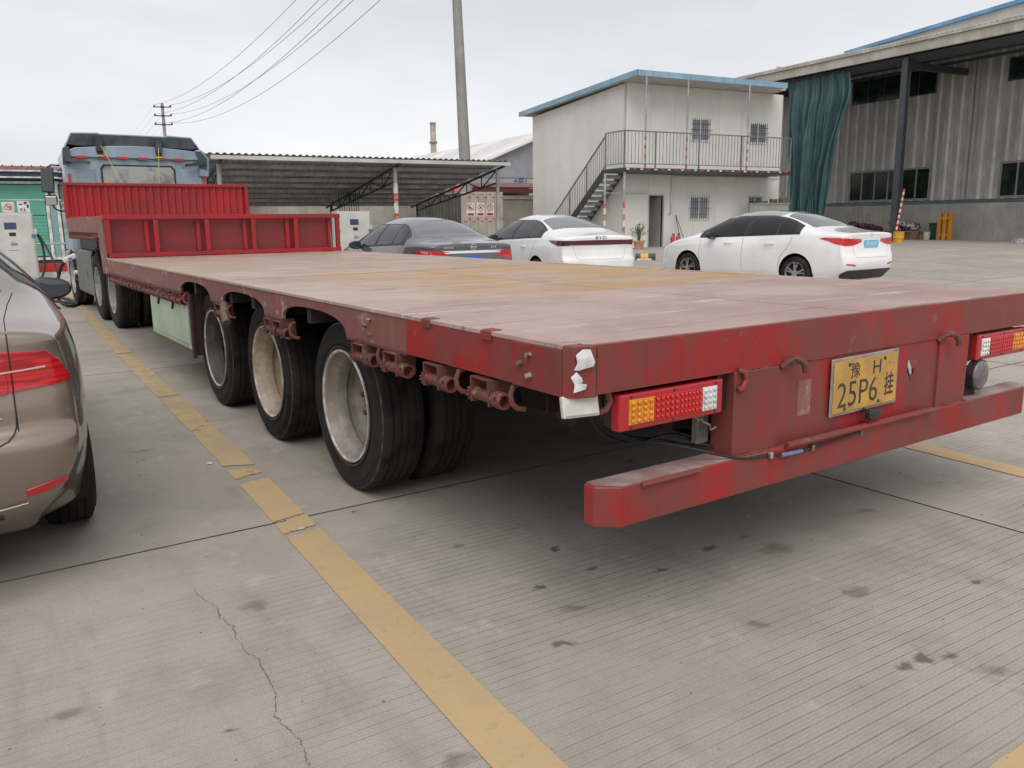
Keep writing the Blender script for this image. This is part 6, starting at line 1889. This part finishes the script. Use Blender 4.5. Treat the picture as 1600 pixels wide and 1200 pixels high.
for i, x in enumerate((0.0, -3.27, -8.04)):
    b_ = rb(1.35, 5, .26) if i == 1 else rb(1.9, 2, .24) if i == 0 else []
    banded_post(cp, x, 0.0, 0, 2.86, r=.055 if i == 0 else .065, bands=rb(1.30, 4, .28)[::1] if i == 1 else [], base=GALV)
    banded_post(cp, x, 6.6, 0, 1.98, r=.05, base=DARKST)
    q = MB()
    top_ = lambda y: rz_(y) - .13
    bot_ = lambda y: 2.46 - y * .108
    q.bar((x, -.45, top_(-.45)), (x, 7.25, top_(7.25)), .05, .06).bar((x, .0, bot_(0)), (x, 6.6, bot_(6.6)), .045, .05)
    n_ = 6
    for k in range(n_):
        ya, yb = 6.6 * k / n_, 6.6 * (k + 1) / n_
        q.bar((x, ya, top_(ya)), (x, ya, bot_(ya)), .03)
        if k % 2: q.bar((x, ya, bot_(ya)), (x, yb, top_(yb)), .03)
        else: q.bar((x, ya, top_(ya)), (x, yb, bot_(yb)), .03)
    q.build('roof_truss', DARKST, cp)
# hanging cables under the roof
for k in range(9):
    x = -3.9 + k * .11
    MB().tube([(x, 3.5 + .1 * k, 2.35), (x + .02, 3.5 + .1 * k, 1.5 + .08 * (k % 3))], .012, 5).build('hanging_cable', CABLE, cp)
def cpw(x, y):
    c, s = math.cos(TH), math.sin(TH)
    return cx0 + K * (x * c - y * s), cy0 + K * (x * s + y * c)

# --- cargo box with three prohibition signs
gx, gy = cpw(2.45, 8.0)
cb_ = empty('cargo_box', (gx, gy, 0), TH, 'beige cargo box body with three prohibition signs and rows of red strips', 'cargo box')
cb_.scale = (K, K, K)
BEIGE = mat('beige_cargo_panel', (.40, .37, .31), .5, col2=(.34, .31, .26), amt=.4, scale=1.2, streak=.2, streakcol=(.28, .25, .21))
MB().box(0, 1.9, .02, 5.0, .25, 2.5).build('box_body', BEIGE, cb_)
for k in range(5):
    MB().box(.02 + k * .375, .02 + k * .375 + .362, -.015, .018, .3, 2.47).build('door_plank', BEIGE, cb_, bevel=.01)
TARP = mat('dark_box_side', (.045, .047, .04), .7, col2=(.07, .065, .055), amt=.5, scale=2)
for k in range(14):
    MB().box(-.03, -.002, .03 + k * .35, .03 + k * .35 + .27, .3, 2.46).build('side_panel', TARP, cb_, bevel=.01)
rr = random.Random(4)
for z in (2.38, 2.26, 1.30, 1.40):
    for k in range(5):
        x = .10 + k * .37 + (.18 if z in (2.26, 1.40) else 0)
        if x < 1.8: MB().box(x, x + .15, -.021, -.0165, z, z + .035).build('reflector_strip', REDM, cb_)
for k in range(3):
    x = .23 + k * .44
    s_ = MB().box(x, x + .36, -.024, -.0165, 1.52, 2.06).build('sign', WHITEM, cb_)
    MB().lathe([(-.0245, .14), (-.028, .14), (-.028, .117), (-.0245, .117)], 'y', 24, (x + .18, 0, 1.87)).build('sign_ring', REDM, s_)
    if k: MB().bar((x + .09, -.027, 1.96), (x + .27, -.027, 1.78), .004, .022).build('sign_slash', REDM, s_)
    else: MB().bar((x + .09, -.027, 1.96), (x + .27, -.027, 1.78), .004, .016).build('sign_slash', REDM, s_)
    if k == 0: MB().box(x + .11, x + .2, -.027, -.0245, 1.83, 1.90).ball((x + .22, -.026, 1.84), .03, 8, 5, (1, .1, 1)).build('sign_mark', INK, s_)
    if k == 1: MB().bar((x + .12, -.026, 1.82), (x + .24, -.026, 1.92), .003, .03).ball((x + .18, -.026, 1.87), .04, 8, 5, (1, .08, 1)).build('sign_mark', INK, s_)
    if k == 2: MB().bar((x + .19, -.026, 1.95), (x + .22, -.026, 1.85), .003, .02).build('sign_mark', INK, s_)
    MB().box(x + .04, x + .32, -.0275, -.0245, 1.56, 1.65).build('sign_banner', mat('sign_dark_red', (.33, .02, .035), .5), s_)
MB().box(.1, 1.8, .3, 4.8, .0, .25).build('underframe', STEELD, cb_)
for y in (.9, 4.1):
    for x in (.12, 1.78):
        MB().lathe([(-.1, .2), (-.11, .34), (-.08, .38), (.08, .38), (.11, .34), (.1, .2), (.1, .001)], 'x', 20, (x, y, .38)).build('wheel', RUBBER, cb_, smooth=True)

# --- walls behind the carport
def placed(name, lx_, ly_, label, cat):
    gx, gy = cpw(lx_, ly_)
    e = empty(name, (gx, gy, 0), TH, label, cat)
    e.scale = (K, K, K)
    return e
BW = mat('beige_block_wall', (.36, .33, .29), .75, col2=(.30, .275, .24), amt=.5, scale=.7, streak=.35, streakcol=(.24, .22, .19), vary=.04)
b1 = placed('boundary_wall', -14, 12, 'long beige boundary wall seen under the carport roof', 'wall')
for k in range(12):
    MB().box(k * 1.25, k * 1.25 + 1.244, 0, .15, 0, 1.28).build('wall_slab', BW, b1)
    MB().box(k * 1.25, k * 1.25 + 1.244, 0, .15, 1.286, 2.08).build('wall_slab', BW, b1)
MB().box(-.03, 15.03, -.03, .18, 2.081, 2.14).build('coping', BW, b1)
b2 = placed('low_storehouse', 1.2, 14, 'low beige storehouse with a dark red roof edge, left of the prefab office', 'building')
for k in range(8):
    MB().box(k * 1.25, k * 1.25 + 1.244, 0, .12, 0, 1.30).build('wall_slab', BW, b2)
    MB().box(k * 1.25, k * 1.25 + 1.244, 0, .12, 1.306, 2.38).build('wall_slab', BW, b2)
MB().box(0, 10, -.06, .12, 2.385, 2.56).build('pale_band', mat('pale_band_paint', (.46, .42, .36), .6), b2)
MB().box(-.1, 10.1, -.25, .2, 2.68, 2.88).build('roof_edge', mat('dark_red_roof', (.17, .03, .03), .55, col2=(.12, .035, .032), amt=.5, scale=2), b2)
MB().prism([(-.2, 2.905), (4, 3.3), (4, 3.36), (-.2, 2.96)], 'x', -.1, 10.1).build('roof', MATS['dark_red_roof'], b2)
MB().box(0, 10, 4, 4.1, 0, 3.2).build('back_wall', BW, b2)
MB().prism([(-2.2, 2.62), (-.3, 3.25), (-.3, 3.29), (-2.2, 2.66)], 'x', 1.6, 3.4).build('red_awning', mat('faded_red_awning', (.42, .08, .10), .6), b2)

# --- far warehouse, chimney
GREYG = mat('mid_grey_cladding', (.29, .29, .31), .6, col2=(.26, .26, .275), amt=.4, scale=.3, streak=.15, streakcol=(.24, .24, .25))
d_ = 75 * K; l_ = (33 / 1279.19) * d_
gx, gy = CX + d_ * _SY + l_ * _CYW, CY + d_ * _CYW - l_ * _SY
fw = empty('far_warehouse', (gx, gy, 0), TH, 'distant grey warehouse gable with pale roof, behind the low storehouse', 'building')
fz = lambda x: 8.75 + .40 * x
MB().prism([(-14, 0), (18, 0), (18, 3.5), (2.6, fz(2.6)), (-14, fz(-14))], 'y', 0, .3).build('gable_wall', GREYG, fw)
MB().box(-14, 18, -.06, -.001, 5.35, 5.45).build('wall_seam', mat('seam_grey', (.2, .2, .21), .6), fw)
MB().box(-14, 18, -.05, -.001, 0, 5.3).build('lower_cladding', mat('green_grey_cladding', (.30, .32, .31), .6, streak=.2, streakcol=(.25, .26, .25)), fw)
ROOFL = mat('pale_roof_sheet', (.70, .69, .67), .55, col2=(.62, .61, .60), amt=.5, scale=.25)
for k in range(8):
    y0_ = -.6 + k * 5.2
    MB().prism([(-14.5, fz(-14.5) + .02), (2.6, fz(2.6) + .02), (18, 3.5), (18, 3.7), (2.6, fz(2.6) + .22), (-14.5, fz(-14.5) + .22)], 'y', y0_, y0_ + 5.15).build('roof_sheet', ROOFL if k % 2 == 0 else mat('grey_roof_sheet', (.58, .575, .57), .55), fw)
MB().box(-14, -13.8, 0, 40, 0, fz(-14) - .1).build('side_wall', GREYG, fw)
text('wall_lettering', '2号1', 1.3, mat('blue_wall_paint', (.05, .09, .28), .6), fw, (-1.15, -.07, 4.72), (PI / 2, 0, 0), .55, .02, bold=.03)
d_ = 128; l_ = ((686 - 800) / 1279.19) * d_
gx, gy = CX + d_ * _SY + l_ * _CYW, CY + d_ * _CYW - l_ * _SY
ch = empty('chimney', (gx, gy, 0), 0, 'slim cream chimney with a dark collar, far behind the carport', 'chimney')
MB().tube([(0, 0, 0), (0, 0, 15.6)], .52, 14, r1=.42).build('chimney_shaft', mat('cream_chimney', (.50, .46, .38), .7, col2=(.40, .36, .3), amt=.5, scale=.8), ch, smooth=True)
MB().tube([(0, 0, 13.0), (0, 0, 13.25)], .62, 14).tube([(0, 0, 15.6), (0, 0, 16.0)], .46, 14).build('chimney_collar', mat('grey_collar', (.2, .2, .2), .6), ch, smooth=True)

# --- green cabin on the left
GRN = mat('jade_green_panel', (.095, .375, .275), .5, col2=(.10, .34, .255), amt=.5, scale=.8, vary=.04)
GRNB = mat('pale_jade_ribs', (.16, .38, .28), .5, col2=(.12, .32, .23), amt=.5, scale=1)
gx, gy = far(-.02, 31.04)
gc = empty('green_cabin', (gx, gy, 0), TH, 'jade green site cabin with white frames, behind the left charging cabinet', 'cabin')
gc.scale = (K, K, K)
MB().box(-7, 6.5, .1, 5.0, .15, 2.95).build('cabin_body', mat('dark_green_cabin', (.05, .16, .12), .6), gc)
for a, b_ in ((-6.9, -4.0), (-3.9, -.12), (.42, 3.0), (3.1, 5.8)):
    MB().box(a, b_, .03, .099, 1.72, 2.72).build('smooth_panel', GRN, gc)
    for k in range(12):
        z = .32 + k * .115
        MB().box(a, b_, .03, .099, z, z + .108).build('slat', GRN if k % 1 == 0 else GRNB, gc)
for a in (-7, -3.98, -.10, .22, 3.02):
    MB().box(a, a + .10, -.02, .098, .18, 2.85).build('white_post', WHITEM, gc)
MB().box(.01, .21, .02, .09, .18, 2.75).build('glass_strip', mat('pale_cyan_glass', (.22, .36, .36), .2), gc)
MB().box(-7, 6.5, -.04, .10, 2.76, 2.84).build('white_rail', WHITEM, gc)
MB().box(-7, 6.5, -.03, .09, .18, .27).build('white_rail', WHITEM, gc)
MB().box(-7, 6.5, .0, .09, .0, .14).build('plinth', BLACKP, gc)
for k in range(13):
    MB().box(.46, 1.1, -.005, .028, 1.82 + k * .07, 1.855 + k * .07).build('louvre', WHITEM, gc)
for k in range(8):
    MB().box(.48, 1.05, -.005, .028, .55 + k * .075, .59 + k * .075).build('louvre', WHITEM, gc)
MB().box(-7.2, 6.7, -.35, 5, 2.97, 3.14).box(-7.2, 6.7, -.38, -.35, 2.98, 3.05).build('roof_edge', mat('navy_roof_edge', (.03, .035, .08), .5), gc)
MB().box(-7.2, 6.7, -.43, -.381, 3.142, 3.19).box(-7.2, 6.7, -.43, -.381, 2.93, 2.978).build('white_trim', WHITEM, gc)
gx, gy = far(-.58, 44.66)
rb_ = empty('red_roof_shed', (gx, gy, 0), TH, 'shed with a dark red corrugated roof, seen above the green cabin', 'shed')
rb_.scale = (K, K, K)
MB().box(-10, 3.5, .3, 5, 0, 3.6).build('shed_wall', DARKW, rb_)
for k in range(34):
    x = -10.2 + k * .415
    MB().prism([(-.2, 3.62), (2.4, 4.22), (2.4, 4.32), (-.2, 3.72)], 'x', x, x + .40).box(x + .17, x + .23, 2.3, 2.5, 4.30, 4.36).build('roof_sheet', mat('dark_red_sheet', (.20, .06, .065), .6, col2=(.15, .05, .055), amt=.5, scale=1, vary=.05), rb_)
# low red and white wall and pipe rail near the charging cabinet
d_ = 21.6
l_ = (66 - 800) / 1279.19 * d_ + .05
gx, gy = CX + d_ * _SY + l_ * _CYW, CY + d_ * _CYW - l_ * _SY
lw = empty('low_barrier_wall', (gx, gy, 0), TH, 'low barrier wall painted red over white, between charger and truck', 'wall')
MB().box(-.2, 3.2, 0, .12, 0, .24).build('white_course', WHITEM, lw)
MB().box(-.2, 3.2, -.004, .124, .242, .36).build('red_course', REDM, lw)
MB().box(-.2, 3.2, -.008, .128, .362, .46).build('red_course', REDM, lw)
for k in range(16):
    MB().box(-.15 + k * .2, -.145 + k * .2, -.004, -.001, .02, .22).build('joint', mat('joint_grey', (.3, .3, .29), .8), lw)
pr = empty('pipe_railing', (gx - 2.2, gy + 1.6, 0), TH, 'thin pale pipe railing in front of the green cabin', 'railing')
for z in (.95, 2.12):
    MB().tube([(-2.5, 0, z), (5, 0, z)], .022, 8).build('rail', GALV, pr, smooth=True)
for x in (-2.4, 1.0, 4.9):
    MB().tube([(x, 0, 0), (x, 0, 2.14)], .025, 8).build('rail_post', GALV, pr, smooth=True)

# --- poles and wires
CPOLE = mat('grey_concrete_pole', (.29, .29, .275), .8, col2=(.25, .245, .23), amt=.5, scale=1.5, streak=.3, streakcol=(.2, .195, .185))
INS = mat('dark_insulator', (.05, .05, .055), .5)
nx_, ny_ = far(15.62, 28.88)
tx_, ty_ = far(15.36 + (15.36 - 15.56) * 1.0, 29.05)
def lean(z): return Vector((nx_ + (tx_ - nx_) * z / 18.0, ny_ + (ty_ - ny_) * z / 18.0, z))
np_ = empty('concrete_pole', (nx_, ny_, 0), 0, 'thick leaning concrete pole rising out of frame behind the carport', 'pole')
def rel(p, o): return tuple(Vector(p) - Vector(o))
MB().tube([rel(lean(0), (nx_, ny_, 0)), rel(lean(8.5), (nx_, ny_, 0)), rel(lean(17.2), (nx_, ny_, 0))], .29, 18, r1=.155).build('shaft', CPOLE, np_, smooth=True)
fx_, fy_ = far(19.5, 103.5)
up_ = empty('utility_pole', (fx_, fy_, 0), 0, 'distant utility pole with three crossarms above the truck cab', 'utility pole')
MB().tube([(0, 0, 0), (0, 0, 16.3)], .30, 12, r1=.17).build('shaft', CPOLE, up_, smooth=True)
ARMS = (15.85, 14.8, 13.75)
ARMN = (16.6, 15.5, 14.4)
ad = Vector((math.cos(-YAW + .2), math.sin(-YAW + .2), 0))
for z in ARMS:
    MB().bar(ad * -1.05 + Vector((0, 0, z)), ad * 1.05 + Vector((0, 0, z)), .12, .12).ball(ad * -.95 + Vector((0, 0, z + .15)), .12, 6, 4).ball(ad * .95 + Vector((0, 0, z + .15)), .12, 6, 4).ball((0, 0, z), .3, 8, 5, (1, 1, .5)).build('crossarm', INS, up_)
for z in ARMN:
    b_ = Vector(rel(lean(z), (nx_, ny_, 0)))
    MB().bar(b_ - ad * 1.05, b_ + ad * 1.05, .10, .10).ball(b_ - ad * .95 + Vector((0, 0, .12)), .08, 6, 4).ball(b_ + ad * .95 + Vector((0, 0, .12)), .08, 6, 4).build('crossarm', INS, np_)
WIREM = mat('grey_wire', (.10, .10, .105), .6)
names_ = ('top', 'middle', 'lowest')
bx_, by_ = 24.5 + (fx_ - 19.5) * .5, 190.0
for i in range(3):
    for s in (-1, 1):
        a = Vector((fx_, fy_, ARMS[i] + .25)) + ad * (.95 * s)
        b_ = lean(ARMN[i]) + ad * (.95 * s) + Vector((0, 0, .2))
        pts = []
        for k in range(33):
            t = k / 32
            p = a.lerp(b_, t); p.z -= 2.3 * 4 * t * (1 - t) * (.9 + .1 * i)
            pts.append(p)
        o = MB().tube(pts, .016, 5).build('power_line', WIREM, None, smooth='all')
        tag(o, 'overhead wire on the %s %s-hand insulator, between far pole and concrete pole' % (names_[i], 'left' if s < 0 else 'right'), 'power line', 'wires between the two poles')
        a2 = a; b2 = Vector((bx_, by_, ARMS[i] + .6)) + ad * (.95 * s)
        pts = []
        for k in range(17):
            t = k / 16
            p = a2.lerp(b2, t); p.z -= 1.8 * 4 * t * (1 - t)
            pts.append(p)
        o = MB().tube(pts, .009, 4).build('power_line', WIREM, None, smooth='all')
        tag(o, 'faint wire running down-left from the %s %s-hand insulator of the far pole' % (names_[i], 'left' if s < 0 else 'right'), 'power line', 'wires beyond the far pole')

# grit and scraps lying on the concrete near the viewer
rr = random.Random(31)
q = MB()
for k in range(420):
    x, y = rr.uniform(-3.4, 2.2), rr.uniform(-1.3, 3.4)
    r = rr.choice((.0018, .0025, .0035, .005))
    q.ball((x, y, r * .5), r, 5, 3, (1, rr.uniform(.6, 1.3), .7))
tag(q.build('grit', mat('grey_grit', (.16, .145, .13), .9, col2=(.34, .32, .29), amt=.5, scale=30)), kind='stuff')
for k, (x, y, r, lab) in enumerate(((-1.93, 3.02, .020, 'tiny pale paper scrap on the concrete left of the yellow line'), (-1.85, 1.66, .018, 'tiny pale paper scrap lying on the yellow line'), (-1.95, -.27, .0, ''), (.28, .86, .016, 'tiny pale scrap on the concrete right of the rear bumper'))):
    if r == 0: continue
    q = MB()
    pts_ = [(math.cos(a) * r * rr.uniform(.4, 1.2), math.sin(a) * r * rr.uniform(.3, .9)) for a in [2 * PI * j / 8 for j in range(8)]]
    q.v = [(a, b_, .001 + rr.uniform(0, .006)) for a, b_ in pts_] + [(a, b_, .0) for a, b_ in pts_]
    q.f = [tuple(range(8))] + [(j, (j + 1) % 8, 8 + (j + 1) % 8, 8 + j) for j in range(8)]
    o = q.build('paper_scrap', STICK, None, loc=(x, y, .0045))
    tag(o, lab, 'litter')
